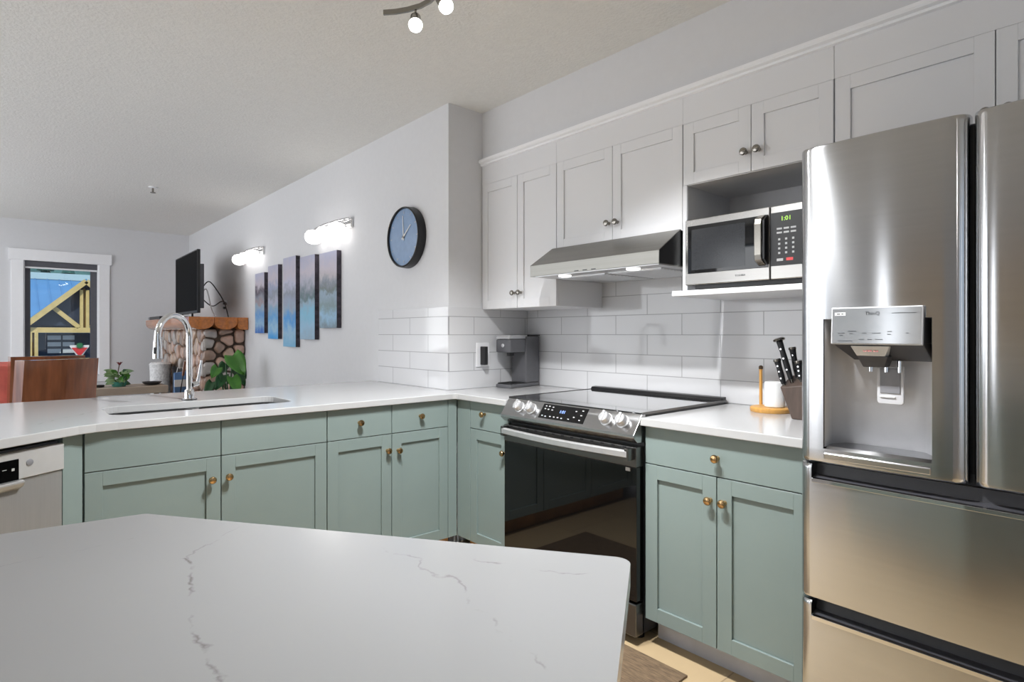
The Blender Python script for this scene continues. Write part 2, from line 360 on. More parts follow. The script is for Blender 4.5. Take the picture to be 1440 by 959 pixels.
# far window: casing, dark frame, blind cassette, glass
b = B(); y0 = YF-.02
b.box(.105, WX0, y0, YF, .60, 2.03).box(WX1, 1.012, y0, YF, .60, 2.03).box(WX0, WX1, y0, YF, .60, WZ0).box(.085, 1.032, YF-.03, YF, 2.0, 2.125)
w1 = struct(b.build('window_1', 'trimw', bevel=.002))
b = B(); b.box(WX0, WX0+.012, YF, YF+.15, WZ0, WZ1).box(WX1-.012, WX1, YF, YF+.15, WZ0, WZ1).box(WX0, WX1, YF, YF+.15, WZ0, WZ0+.012); b.build('jamb', 'trimw', w1)
b = B(); b.box(WX0+.012, WX0+.062, YF+.06, YF+.1, WZ0+.012, WZ1).box(WX1-.075, WX1-.012, YF+.06, YF+.1, WZ0+.012, WZ1).box(WX0+.01, WX1-.01, YF+.055, YF+.1, WZ1-.07, WZ1)
b.build('screen_frame', 'blind', w1)
B().box(WX0+.012, WX1-.012, YF+.01, YF+.05, WZ1-.065, WZ1-.002).build('blind_cassette', 'blind', w1, bevel=.004)
B().box(WX0+.015, WX1-.015, YF+.02, YF+.03, WZ1-.085, WZ1-.066).build('blind_rail', 'trimw', w1)
gm = bpy.data.materials.new('window_glass'); gm.use_nodes = True; g = gm.node_tree
for x in list(g.nodes): g.nodes.remove(x)
go = g.nodes.new('ShaderNodeOutputMaterial'); gt = g.nodes.new('ShaderNodeBsdfTransparent'); gg = g.nodes.new('ShaderNodeBsdfGlossy'); gx = g.nodes.new('ShaderNodeMixShader')
gg.inputs['Roughness'].default_value = .01; gx.inputs[0].default_value = .04
g.links.new(gt.outputs[0], gx.inputs[1]); g.links.new(gg.outputs[0], gx.inputs[2]); g.links.new(gx.outputs[0], go.inputs[0]); M['glass'] = gm
B().box(WX0+.05, WX1-.05, YF+.076, YF+.08, WZ0+.012, WZ1-.05).build('pane', 'glass', w1)
struct(B().box(-2.58, XK-.56, YF-.014, YF-.0005, 0, .1).build('baseboard_far', 'trimw'))

# ------------------------------------------------------------------ tiled splashbacks
TZ1 = 1.323
M['tile_r'] = tile_mat('subway_tile_range_wall', 1, 1.945-.4*10+.012, CT-.1025*10+.001)
M['tile_n'] = tile_mat('subway_tile_return', 0, 2.05-.4*10, CT-.1025*10)
M['tile_k'] = tile_mat('subway_tile_side_wall', 1, 3.05-.4*10, CT-.1025*10, bw=.40)
tag(B().box(XW-.008, XW-.0003, .0, YC-.009, CT, 1.60).build('tile_splashback', 'tile_r'), 'glossy white subway tiles on the wall behind the range', 'backsplash', 'subway tile splashbacks')
tag(B().box(XK, XW-.008, YC-.008, YC, CT, TZ1).build('tile_splashback', 'tile_n'), 'glossy white tiles on the short return wall behind the coffee maker', 'backsplash', 'subway tile splashbacks')
tag(B().box(XK-.008, XK, YC-.008, 3.437, CT, TZ1).build('tile_splashback', 'tile_k'), 'reflective white tiles ending partway along the wall below the clock', 'backsplash', 'subway tile splashbacks')

# ------------------------------------------------------------------ cabinets
def knob(parent, x, y, z, m, r=.0145, d=(0, -1, 0)):
    return B().lathe([(.008, 0), (.0065, .004), (.0055, .014), (r*.75, .017), (r, .021), (r, .025), (r*.8, .029), (r*.3, .031)], (x, y, z), d, 20).build('knob', m, parent, smooth=True)
def shaker(parent, x0, x1, z0, z1, m, kn=None, km='brass', st=.052, name='door', rec=.009):
    """door slab in local axes: front at y = 0, body y 0..0.019; stiles and rails round a recessed field"""
    b = B(); t = .019
    b.box(x0, x0+st, 0, t, z0, z1).box(x1-st, x1, 0, t, z0, z1).box(x0+st, x1-st, 0, t, z1-st, z1).box(x0+st, x1-st, 0, t, z0, z0+st).box(x0+st, x1-st, rec, t, z0+st, z1-st)
    o = b.build(name, m, parent, bevel=.0008, seg=1)
    if kn: knob(o, kn[0], 0, kn[1], km)
    return o
def slab(parent, x0, x1, z0, z1, m, kn=None, km='brass', name='drawer'):
    o = B().box(x0, x1, 0, .019, z0, z1).build(name, m, parent, bevel=.0012)
    if kn: knob(o, kn[0], 0, kn[1], km)
    return o
G = .0018
def base_cab(name, loc, rz, W, label, group, fronts, toe='toe', D=.60, zt=.829, hollow=False):
    t = thing(name, loc, label, 'cabinet', group, rz)
    b = B()
    if hollow: b.box(0, .018, .0195, D, .1, zt).box(W-.018, W, .0195, D, .1, zt).box(.018, W-.018, .0195, D, .1, .6).box(.018, W-.018, .0195, .037, .6, zt)
    else: b.box(0, W, .0195, D, .1, zt)
    b.build('carcass', 'green', t)
    B().box(.0, W, .085, .10, 0, .1).build('toe_kick', toe, t)
    for f in fronts:
        k_, x0, x1, z0, z1, kn = f
        if k_ == 'door': shaker(t, x0+G, x1-G, z0+G, z1-G, 'green', kn)
        elif k_ == 'drawer': slab(t, x0+G, x1-G, z0+G, z1-G, 'green', kn)
        else: slab(t, x0+G, x1-G, z0+G, z1-G, 'green', None, name=k_)
    return t
XD, YP = 1.8267, 2.505
GZ = .6875
base_cab('base_cabinet', (XD, 1.309, 0), -PI/2, .60, 'sage green base cabinet between the range and refrigerator, one wide drawer', 'sage green base cabinets',
         [('drawer', 0, .60, GZ, .828, (.295, .752)), ('door', 0, .2915, .102, GZ, (.269, .605)), ('door', .2915, .60, .102, GZ, (.321, .606))])
base_cab('base_cabinet', (XD, YP+.0-.001, 0), -PI/2, .412, 'narrow sage green cabinet left of the range, in the inside corner', 'sage green base cabinets',
         [('filler', -.001, .111, .102, .828, None), ('drawer', .111, .412, GZ, .828, (.232, .770)), ('door', .111, .412, .102, GZ, (.388, .600))], toe='toewood')
base_cab('sink_base_cabinet', (.2235, YP, 0), 0, .8825, 'wide sage green cabinet under the sink with two blank top panels', 'sage green base cabinets',
         [('top_panel', 0, .4425, GZ, .828, None), ('top_panel', .4425, .8825, GZ, .828, None), ('door', 0, .4425, .102, GZ, (.406, .599)), ('door', .4425, .8825, .102, GZ, (.468, .602))], toe='toewood', hollow=True)
base_cab('base_cabinet', (1.1065, YP, 0), 0, .3275, 'sage green peninsula cabinet with one drawer, beside the sink cabinet', 'sage green base cabinets',
         [('drawer', 0, .3275, GZ, .828, (.156, .759)), ('door', 0, .3275, .102, GZ, (.302, .609))], toe='toewood')
base_cab('base_cabinet', (1.4345, YP, 0), 0, .3915, 'sage green peninsula cabinet with one drawer, next to the inside corner', 'sage green base cabinets',
         [('drawer', 0, .3325, GZ, .828, (.160, .759)), ('door', 0, .3325, .102, GZ, (.033, .603)), ('filler', .3325, .3905, .102, .828, None)], toe='toewood')
# angled section with the dishwasher
AN = math.radians(36)
ax_, ay_ = math.cos(AN), math.sin(AN)
P0 = Vector((.2215, 2.509, 0))
tag(B((0, 0, 0)).box(-.073, -.002, 0, .3, .1, .829).build('corner_filler', 'green', bevel=.001), 'narrow sage green filler panel between dishwasher and sink cabinet', 'cabinet panel')
o = bpy.data.objects['corner_filler']; o.location = P0; o.rotation_euler = (0, 0, AN)
dw = thing('dishwasher', (P0.x-.678*ax_, P0.y-.678*ay_, 0), 'stainless steel dishwasher in the angled end of the peninsula', 'dishwasher', None, AN)
DW = .60
b = B(); b.box(.003, DW-.003, .012, .57, .1, .815); b.build('tub', 'darkgrey', dw)
B().box(.0, DW, -.004, .012, .12, .7185).build('door', 'dwsteel', dw, bevel=.003)
b = B(); b.prism([(-.004, .7205), (-.012, .722), (-.012, .805), (-.006, .808), (.012, .808), (.012, .7205)], 'x', 0, .375)
b.prism([(-.004, .7205), (-.012, .722), (-.012, .805), (-.006, .808), (.012, .808), (.012, .7205)], 'x', .375, DW)
cp = b.build('control_panel', 'dwpanel', dw, bevel=.002)
b = B(); b.box(.205, .454, -.0135, -.0115, .7215, .786); b.build('display', 'blackgloss', cp, bevel=.002)
B().prism([(-.004, .690), (-.022, .700), (-.028, .712), (-.026, .719), (-.012, .721), (-.004, .716)], 'x', .18, .462).build('handle_lip', 'dwsteel', cp, bevel=.002)
b = B()
for i in range(4): b.box(.30+i*.035, .312+i*.035, -.0145, -.0135, .758, .760)
b.box(.432, .440, -.0145, -.0135, .752, .760); b.build('legend', 'legend', cp)
B().lathe([(.0105, 0), (.0105, .002), (.0085, .003)], (.487, -.012, .768), (0, -1, 0)).build('power_button', 'midgrey', cp, smooth=True)
B().box(.0, DW, .05, .06, 0, .1).build('toe_kick', 'black', dw)

# upper cabinets (front of doors at XS)
def upper(loc, W, z0, z1, label, split, kz, fr=2.146, niche=None, D=.365):
    """local axes: x along the run towards the camera, y into the wall"""
    t = thing('upper_cabinet', loc, label, 'cabinet', 'white upper cabinets', -PI/2)
    b = B(); b.box(0, W, .0195, D-.009, z0, fr); b.box(0, W, .0002, .0195, z1, fr); b.build('carcass', 'white', t)
    if split is not None:
        shaker(t, G, split-G*.8, z0, z1-.0006, 'white', (split-.020, kz), 'nickel', st=.047, rec=.007)
        shaker(t, split+G*.8, W-G, z0, z1-.0006, 'white', (split+.030, kz), 'nickel', st=.047, rec=.007)
    return t
upper((XS, 2.639+.014, 0), .602, 1.315, 2.036, 'tall white upper cabinet in the corner above the coffee maker', .306, 1.396)
upper((XS, 2.050, 0), .722, 1.60, 2.036, 'white upper cabinet directly above the range hood', .356, 1.682)
t3 = upper((XS, 1.327, 0), .577, 1.783, 2.034, 'white two-door upper cabinet above the microwave niche', .289, 1.857)
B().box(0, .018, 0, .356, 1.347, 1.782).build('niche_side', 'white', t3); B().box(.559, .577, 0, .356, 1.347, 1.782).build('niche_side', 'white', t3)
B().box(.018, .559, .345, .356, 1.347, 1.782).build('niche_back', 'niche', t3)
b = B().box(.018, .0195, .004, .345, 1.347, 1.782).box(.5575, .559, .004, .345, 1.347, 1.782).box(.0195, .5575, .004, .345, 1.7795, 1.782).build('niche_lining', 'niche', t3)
B().box(-.008, .577, -.068, .356, 1.325, 1.346).build('shelf', 'white', t3, bevel=.002)
upper((XS, .748, 0), .845, 1.74, 2.034, 'white upper cabinet above the refrigerator, partly hidden', .4225, 1.80)

# ------------------------------------------------------------------ worktops
M['q_pen'] = quartz('white_quartz_worktop', [(.9, 3.3, 1.6, 2.9, .006, .35), (.1, 2.6, .5, 3.2, .006, .3)])
def top_slab(name, outer, hole, z0, z1, m, parent=None, off=(0, 0, 0)):
    b = B(off); bm = b.bm
    def loop(pts, z):
        vs = [b.v((x, y, z)) for x, y in pts]; return vs, [bm.edges.new((vs[i], vs[(i+1) % len(vs)])) for i in range(len(vs))]
    layers = []
    for z in (z0, z1):
        ov, oe = loop(outer, z); es = list(oe); hv = []
        if hole: hv, he = loop(hole, z); es += he
        bmesh.ops.triangle_fill(bm, use_beauty=True, use_dissolve=False, edges=es)
        layers.append((ov, hv))
    for i in (0, 1):
        A, C = layers[0][i], layers[1][i]
        for j in range(len(A)): b.f([A[j], A[(j+1) % len(A)], C[(j+1) % len(A)], C[j]])
    return b.build(name, m, parent, bevel=.003)
SX0, SX1, SY0, SY1 = .325, 1.03, 2.685, 3.01
rr = .06
hole = arc(SX1-rr, SY1-rr, rr, 0, 90, 6)+arc(SX0+rr, SY1-rr, rr, 90, 180, 6)+arc(SX0+rr, SY0+rr, rr, 180, 270, 6)+arc(SX1-rr, SY0+rr, rr, 270, 360, 6)
fx, fy = .235, 2.482
outer = [(1.80, 2.0835), (XW-.009, 2.0835), (XW-.009, YC-.009), (XK-.009, YC-.009), (XK-.009, YC+.02), (XK-.009, 3.54), (-.95, 3.455), (-.95, 2.43), (fx-.235-.62*ax_, 2.31-.62*ay_), (0.0, 2.302), (.10, 2.377), (.165, 2.427), (.205, 2.456), (.255, 2.475), (.32, 2.483), (1.78, 2.483), (1.795, 2.478), (1.80, 2.465)]
tag(top_slab('worktop', outer, hole, .83, CT, 'q_pen'), 'long white quartz worktop of the peninsula running round to the range', 'countertop', 'white quartz worktops')
tag(B().box(1.80, XW-.009, .712, 1.3125, .83, CT).build('worktop', 'q_pen', bevel=.003), 'short white quartz worktop between range and refrigerator', 'countertop', 'white quartz worktops')
# back panel of the peninsula, dining side
tag(B().box(-.55, XK-.002, 3.12, 3.14, 0, .829).build('peninsula_back_panel', 'green'), 'plain back panel closing the dining side of the peninsula', 'cabinet panel')

# sink
sk = thing('kitchen_sink', ((SX0+SX1)/2, (SY0+SY1)/2, .63), 'stainless steel undermount double bowl sink in the peninsula', 'sink')
c_ = ((SX0+SX1)/2, (SY0+SY1)/2, .63)
def bowl(x0, x1):
    b = B(c_); r = .055; rings = []
    for z, ins in ((.8295, -.012), (.8295, 0), (.66, .006), (.645, .02), (.64, .05)):
        a0, a1, b0, b1 = x0+ins, x1-ins, SY0-.004+ins, SY1+.004-ins; q = max(.02, r-max(ins, 0)*.3)
        rings.append([b.v((x, y, z)) for x, y in arc(a1-q, b1-q, q, 0, 90, 5)+arc(a0+q, b1-q, q, 90, 180, 5)+arc(a0+q, b0+q, q, 180, 270, 5)+arc(a1-q, b0+q, q, 270, 360, 5)])
    for A, C in zip(rings, rings[1:]):
        for j in range(len(A)): b.f([A[j], A[(j+1) % len(A)], C[(j+1) % len(A)], C[j]])
    b.f(rings[-1]); o = b.build('bowl', 'steeld', sk, smooth=True)
    B(c_).lathe([(.045, 0), (.045, .003), (.03, .004), (.028, .001)], ((x0+x1)/2, (SY0+SY1)/2+.02, .640)).build('drain', 'chrome', o, smooth=True)
bowl(SX0-.004, .665); bowl(.69, SX1+.004)
# faucet
fc = thing('kitchen_faucet', (.681, 3.09, CT), 'tall chrome gooseneck pull-down faucet behind the sink', 'faucet')
dx, dy = -.78, -.62; R_ = .098
B().lathe([(.031, 0), (.031, .006), (.022, .008), (.020, .045), (.0165, .05)]).build('base', 'chrome', fc, smooth=True)
B().lathe([(.034, 0), (.034, .004), (.030, .005)]).build('base_ring', 'black', fc, smooth=True)
pts = [(0, 0, .04), (0, 0, .15), (0, 0, .25), (0, 0, .30)]
for i in range(1, 19):
    a = PI*i/18; pts.append((dx*R_*(1-math.cos(a)), dy*R_*(1-math.cos(a)), .30+R_*math.sin(a)))
pts.append((dx*2*R_, dy*2*R_, .285))
B().tube(pts, .0135, 16).build('spout', 'chrome', fc, smooth=True)
hd = B().lathe([(.0145, 0), (.0165, -.02), (.019, -.06), (.0195, -.088), (.014, -.09)], (dx*2*R_, dy*2*R_, .292)).build('spray_head', 'chrome', fc, smooth=True)
B().box(dx*2*R_-.017, dx*2*R_-.008, dy*2*R_-.019, dy*2*R_-.009, .225, .255).build('button', 'black', hd, bevel=.002)
b = B(); b.cyl((.012, 0, .07), (.040, .01, .075), .012); lv = b.build('valve', 'chrome', fc, smooth=True)
B().tube([(.038, .008, .075), (.046, .010, .12), (.056, .012, .185)], [.008, .0065, .0055], 12).build('lever', 'chrome', lv, smooth=True)

# ------------------------------------------------------------------ island in the foreground
veins = [(.325, 1.03, .235, .94, .0025, .5), (.235, .945, .190, .90, .0025, .5), (.197, .915, .178, .78, .0038, .95), (.178, .79, .147, .57, .0034, .85), (.147, .58, .12, .45, .003, .7),
         (.425, .76, .437, .63, .0026, .45), (.437, .64, .402, .46, .003, .55), (.402, .47, .37, .32, .003, .6), (.495, .645, .59, .485, .003, .65), (-.1, 1.045, .15, 1.06, .002, .3)]
M['q_isl'] = quartz('white_quartz_island', [(a-.15, c-.65, e-.15, g_-.65, h, i) for a, c, e, g_, h, i in veins], (180, 181, 182))
Bp = Vector((.665, .500)); dAB = Vector((.567, -.824)); dS = Vector((-.824, -.567))
A_ = Vector((.193, 1.187)); D_ = Vector((-.25, 1.254)); E_ = D_+dS*.55
s_ = (E_-Bp).dot(dAB); F_ = E_-dAB*s_
F_ = Bp+dS*((E_-Bp).dot(dS))
def round_corner(p, a, c, r, n=6):
    u = (a-p).normalized(); v = (c-p).normalized(); ang = u.angle(v); t = r/math.tan(ang/2); c0 = p+(u+v).normalized()*(r/math.sin(ang/2))
    q0, q1 = p+u*t, p+v*t; out = []
    for i in range(n+1):
        k = i/n; d = (q0*(1-k)+q1*k-c0); out.append(tuple(c0+d.normalized()*r))
    return out
poly = round_corner(Bp, F_, A_, .022)+round_corner(A_, Bp, D_, .02)+[tuple(D_), tuple(E_), tuple(F_)]
isl = thing('kitchen_island', (.15, .65, 0), 'kitchen island with white grey-veined quartz top in the foreground', 'kitchen island')
top_slab('worktop', poly, None, .83, CT, 'q_isl', isl, (.15, .65, 0))
# cabinet body below, inset, aligned with the long side
ang = math.atan2(dAB.y, dAB.x)
me_b = B(); LB = (Bp-A_).length
IN = .03
me_b.box(.03, LB-.03, -.62, -IN-.02, .1, .8295)
body = me_b.build('cabinet_body', 'green', isl); body.location = (A_.x-.15, A_.y-.65, 0); body.rotation_euler = (0, 0, ang)
for i in range(2):
    x0 = .035+i*(LB-.07)/2; x1 = x0+(LB-.07)/2
    b = B(); st = .055; z0, z1 = .105, .825; f0, f1 = -IN-.02, -IN
    x0 += .002; x1 -= .002
    b.box(x0, x0+st, f0, f1, z0, z1).box(x1-st, x1, f0, f1, z0, z1).box(x0+st, x1-st, f0, f1, z1-st, z1).box(x0+st, x1-st, f0, f1, z0, z0+st).box(x0+st, x1-st, f0, f1-.009, z0+st, z1-st)
    b.build('side_panel', 'green', body, bevel=.0008, seg=1)
B().box(.06, LB-.06, -.58, -.09, 0, .1).build('toe_kick', 'toewood', body)

# ------------------------------------------------------------------ floor mat
tag(B().box(.98, 1.765, 1.09, 2.28, 0, .008).build('floor_mat', 'mat', bevel=.002), 'brown woven mat on the tiled floor in front of the range', 'rug')

# ------------------------------------------------------------------ range
RX, RY0, RY1 = 1.788, 1.3175, 2.0785
rg = thing('electric_range', (2.1, 1.698, 0), 'stainless slide-in electric range with black glass oven door', 'range')
of = (2.1, 1.698, 0)
B(of).box(1.835, 2.44, RY0, RY1, .04, .868).build('body', 'black', rg)
B(of).box(1.818, 2.448, RY0-.002, RY1+.002, .8685, .8745).build('cooktop', 'hob', rg, bevel=.0015)
for y0_, y1_ in ((RY0-.003, RY0+.003), (RY1-.003, RY1+.003)): B(of).box(1.82, 2.448, y0_, y1_, .868, .8765).build('cooktop_edge', 'steeld', rg)
B(of).prism([(2.405, .8745), (2.415, .888), (2.448, .890), (2.448, .8745)], 'y', RY0, RY1).build('rear_trim', 'black', rg, bevel=.002)
b = B(of); b.prism([(1.822, .8735), (1.767, .797), (1.767, .785), (1.79, .765), (1.84, .762), (1.84, .8735)], 'y', RY0-.001, RY1+.001)
cpn = b.build('control_panel', 'steel', rg, bevel=.0015)
pd = Vector((-.055, 0, -.0765)).normalized(); pn = Vector((-.0765, 0, .055)).normalized()   # down-slope, outward normal
def onp(s, y, h=0): return Vector((1.822, y, .8735))+pd*s+pn*h   # s from top edge
for y in (1.975, 1.897, 1.468, 1.388):
    c = onp(.046, y)
    k = B(of).lathe([(.027, 0), (.027, .004), (.0235, .006), (.0225, .026), (.020, .029)], c, pn, 28).build('knob', 'satin', cpn, smooth=True)
    u = Vector((.25, 1, 0)); t_ = pd.copy()
    b = B(of); c2 = c+pn*.026
    q = [c2+t_*a*.0225+Vector((0, 1, 0))*e*.0055+pn*h for h in (0, .012) for a, e in ((-1, -1), (1, -1), (1, 1), (-1, 1))]
    vs = [b.v(p) for p in q]
    for i in ((3, 2, 1, 0), (4, 5, 6, 7), (0, 1, 5, 4), (1, 2, 6, 5), (2, 3, 7, 6), (3, 0, 4, 7)): b.f([vs[j] for j in i])
    b.build('grip', 'satin', k, bevel=.002)
def pquad(b, y0, y1, s0, s1, h0=.0003, h1=.0012):
    q = [onp(s, y, h) for h in (h0, h1) for y, s in ((y0, s0), (y1, s0), (y1, s1), (y0, s1))]; vs = [b.v(p) for p in q]
    for i in ((3, 2, 1, 0), (4, 5, 6, 7), (0, 1, 5, 4), (1, 2, 6, 5), (2, 3, 7, 6), (3, 0, 4, 7)): b.f([vs[j] for j in i])
b = B(of); pquad(b, 1.835, 1.575, .012, .082); dsp = b.build('touch_display', 'blackgloss', cpn)
b = B(of)
for y, s in ((1.815, .022), (1.795, .022), (1.772, .024), (1.815, .036), (1.795, .037), (1.772, .038), (1.815, .070), (1.795, .072), (1.767, .070), (1.744, .070), (1.722, .070), (1.70, .071), (1.66, .070), (1.635, .030), (1.60, .024), (1.60, .046), (1.635, .058), (1.60, .068)):
    pquad(b, y+.0045, y-.0045, s-.0022, s+.0022, .0012, .0015)
b.build('legend', 'legend', dsp)
rotp = Matrix((Vector((0, -1, 0)), -pd, pn)).transposed().to_euler()
text('1:01', .020, 'blued', dsp, onp(.042, 1.708, .0016)-Vector(of), rotp, 'clock_digits', .0003)
# oven door
B(of).box(RX, 1.834, RY0+.002, RY1-.002, .168, .672).build('oven_door_glass', 'blackgloss', rg, bevel=.002)
dt = B(of).box(RX-.002, 1.834, RY0+.002, RY1-.002, .673, .748).build('oven_door_top', 'steeld', rg, bevel=.002)
for i in range(13): B(of).box(RX-.0035, RX-.0015, 2.03-i*.054-.016, 2.03-i*.054, .741, .7465).build('vent_slot', 'black', dt)
b = B(of); n = 16
def hx(k): return RX-.030-.028*math.sin(PI*k)
pr = []
for i in range(n+1):
    k = i/n; y = RY0+.022+(RY1-RY0-.044)*k
    pr.append([b.v((hx(k)+a, y, z)) for a, z in ((0, .709), (-.006, .713), (-.006, .733), (0, .738), (.010, .738), (.012, .709))])
for A, C in zip(pr, pr[1:]):
    for j in range(6): b.f([A[j], A[(j+1) % 6], C[(j+1) % 6], C[j]])
b.f(pr[0][::-1]); b.f(pr[-1])
hdl = b.build('door_handle', 'satin', rg, smooth=True)
b = B(of); b.box(RX-.035, RX, RY0+.014, RY0+.034, .700, .745); b.build('handle_mount', 'steeld', rg, bevel=.002)
b = B(of); b.box(RX-.035, RX, RY1-.034, RY1-.014, .700, .745); b.build('handle_mount', 'steeld', rg, bevel=.002)
B(of).box(RX-.004, RX, RY0+.03, RY0+.05, .655, .668).build('badge', 'legend', rg)
B(of).box(RX-.003, 1.834, RY0+.004, RY1-.004, .035, .158).build('storage_drawer', 'steeld', rg, bevel=.004)
for y in (RY0+.05, RY1-.05):
    B(of).lathe([(.02, 0), (.02, .01), (.01, .012), (.01, .041)], (1.87, y, 0)).build('foot', 'black', rg, smooth=True)

# ------------------------------------------------------------------ range hood
hf = 1.955; hy0, hy1 = 1.335, 2.043
hd = thing('range_hood', (2.2, 1.69, 1.45), 'stainless steel under-cabinet range hood with two lit lamps', 'range hood')
oh = (2.2, 1.69, 1.45); hy1 = 2.085
# hood wraps past the corner cabinet's side: shell as sloped prism in front of the doors, body under the cabinet
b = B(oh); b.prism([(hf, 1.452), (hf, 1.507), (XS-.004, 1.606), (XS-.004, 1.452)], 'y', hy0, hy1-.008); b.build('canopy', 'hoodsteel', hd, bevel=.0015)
b = B(oh); b.box(XS-.002, XW-.01, hy0+.001, 2.048, 1.454, 1.598); b.build('body', 'black', hd)
b = B(oh); b.box(hf+.004, XW-.012, hy0+.004, 2.046, 1.449, 1.4535); up_ = b.build('underside', 'satin', hd)
for y0_, y1_ in ((hy0+.06, 1.675), (1.695, 2.0)):
    b = B(oh); b.box(2.06, 2.43, y0_, y1_, 1.446, 1.449)
    for i in range(14): b.box(2.07+i*.025, 2.08+i*.025, y0_+.01, y1_-.01, 1.444, 1.446)
    b.build('grease_filter', 'satin', up_)
for y in (1.50, 1.895):
    o = B(oh).lathe([(.030, 0), (.030, -.004), (.024, -.006)], (2.01, y, 1.4485)).build('lamp_lens', 'hoodlamp', hd, smooth=True)
    l = bpy.data.lights.new('hood_lamp_light', 'SPOT'); l.energy = 2.5; l.spot_size = 2.2; l.spot_blend = .6; l.shadow_soft_size = .025; l.color = (1, .96, .9)
    lo = bpy.data.objects.new('hood_lamp_light', l); COL.objects.link(lo); lo.location = (2.01-oh[0], y-oh[1], 1.437-oh[2]); lo.parent = hd
for i in range(3): B(oh).box(hf-.001, hf, 1.66+i*.05, 1.685+i*.05, 1.456, 1.460).build('control_button', 'black', hd)
B(oh).box(XS-.004, XS+.01, hy0-.0015, hy0, 1.454, 1.6).build('side_panel', 'black', hd)
b = B(oh); b.prism([(hf+.002, 1.454), (hf+.002, 1.506), (XS-.004, 1.604), (XS-.004, 1.454)], 'y', hy0-.0015, hy0); b.build('side_panel', 'black', hd)

# ------------------------------------------------------------------ microwave
mx_, my0, my1, mz0, mz1 = 2.062, .79, 1.2845, 1.368, 1.626
om = (2.25, 1.04, 1.346)
mw = thing('microwave', om, 'stainless steel microwave oven with black door on the open shelf', 'microwave')
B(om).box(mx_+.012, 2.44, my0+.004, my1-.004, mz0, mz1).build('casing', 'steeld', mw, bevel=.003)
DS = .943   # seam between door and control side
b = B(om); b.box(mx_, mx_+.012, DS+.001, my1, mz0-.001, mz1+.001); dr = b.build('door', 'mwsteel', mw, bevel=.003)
B(om).box(mx_-.002, mx_, DS+.006, my1-.012, 1.412, 1.600).build('door_glass', 'blackgloss', dr, bevel=.001)
M['mesh_screen'] = mat('perforated_window', L(30, 32, 35), .15, var=.5, scale=600)
B(om).box(mx_-.0025, mx_-.002, 1.035, 1.255, 1.425, 1.585).build('viewing_window', 'mesh_screen', dr)
b = B(om); b.prism([(mx_, 1.602), (mx_-.034, 1.585), (mx_-.038, 1.565), (mx_-.038, 1.455), (mx_-.034, 1.435), (mx_, 1.418), (mx_, 1.430), (mx_-.026, 1.445), (mx_-.029, 1.46), (mx_-.029, 1.56), (mx_-.026, 1.575), (mx_, 1.590)], 'y', .958, .984); b.build('handle', 'nickel', dr, bevel=.002)
B(om).prism([(mx_-.0005, 1.60), (mx_-.030, 1.578), (mx_-.030, 1.442), (mx_-.0005, 1.42)], 'y', .950, .9575).build('handle_side', 'black', dr)
b = B(om); b.box(mx_, mx_+.012, my0, DS-.001, mz0-.001, mz1+.001); cpm = b.build('control_side', 'mwsteel', mw, bevel=.003)
kp = B(om).box(mx_-.002, mx_, my0+.004, DS-.002, 1.414, 1.602).build('keypad', 'black', cpm)
b = B(om)
for r_ in range(2):
    for c in range(3): b.box(mx_-.003, mx_-.002, .918-c*.024, .900-c*.024, 1.541-r_*.014, 1.547-r_*.014)
for r_ in range(4):
    for c in range(3): b.box(mx_-.003, mx_-.002, .913-c*.024, .906-c*.024, 1.503-r_*.016, 1.510-r_*.016)
b.box(mx_-.003, mx_-.002, .918, .896, 1.430, 1.439); b.build('button', 'legend', kp)
B(om).box(mx_-.003, mx_-.002, .885, .862, 1.430, 1.440).build('button', 'redbtn', kp)
RW = (PI/2, 0, -PI/2)
text('1:01', .022, 'digits', kp, (mx_-.0025-om[0], .886-om[1], 1.578-om[2]), RW, 'clock_digits')
text('TOSHIBA', .010, 'inkd', dr, (mx_-.0005-om[0], 1.055-om[1], 1.391-om[2]), RW)
for y in (my0+.04, my1-.05):
    B(om).cyl((2.10, y, 1.346), (2.10, y, 1.368), .012).build('foot', 'black', mw)
B(om).box(2.085, 2.40, my0+.02, my1-.03, 1.352, 1.3675).build('base_pan', 'black', mw)

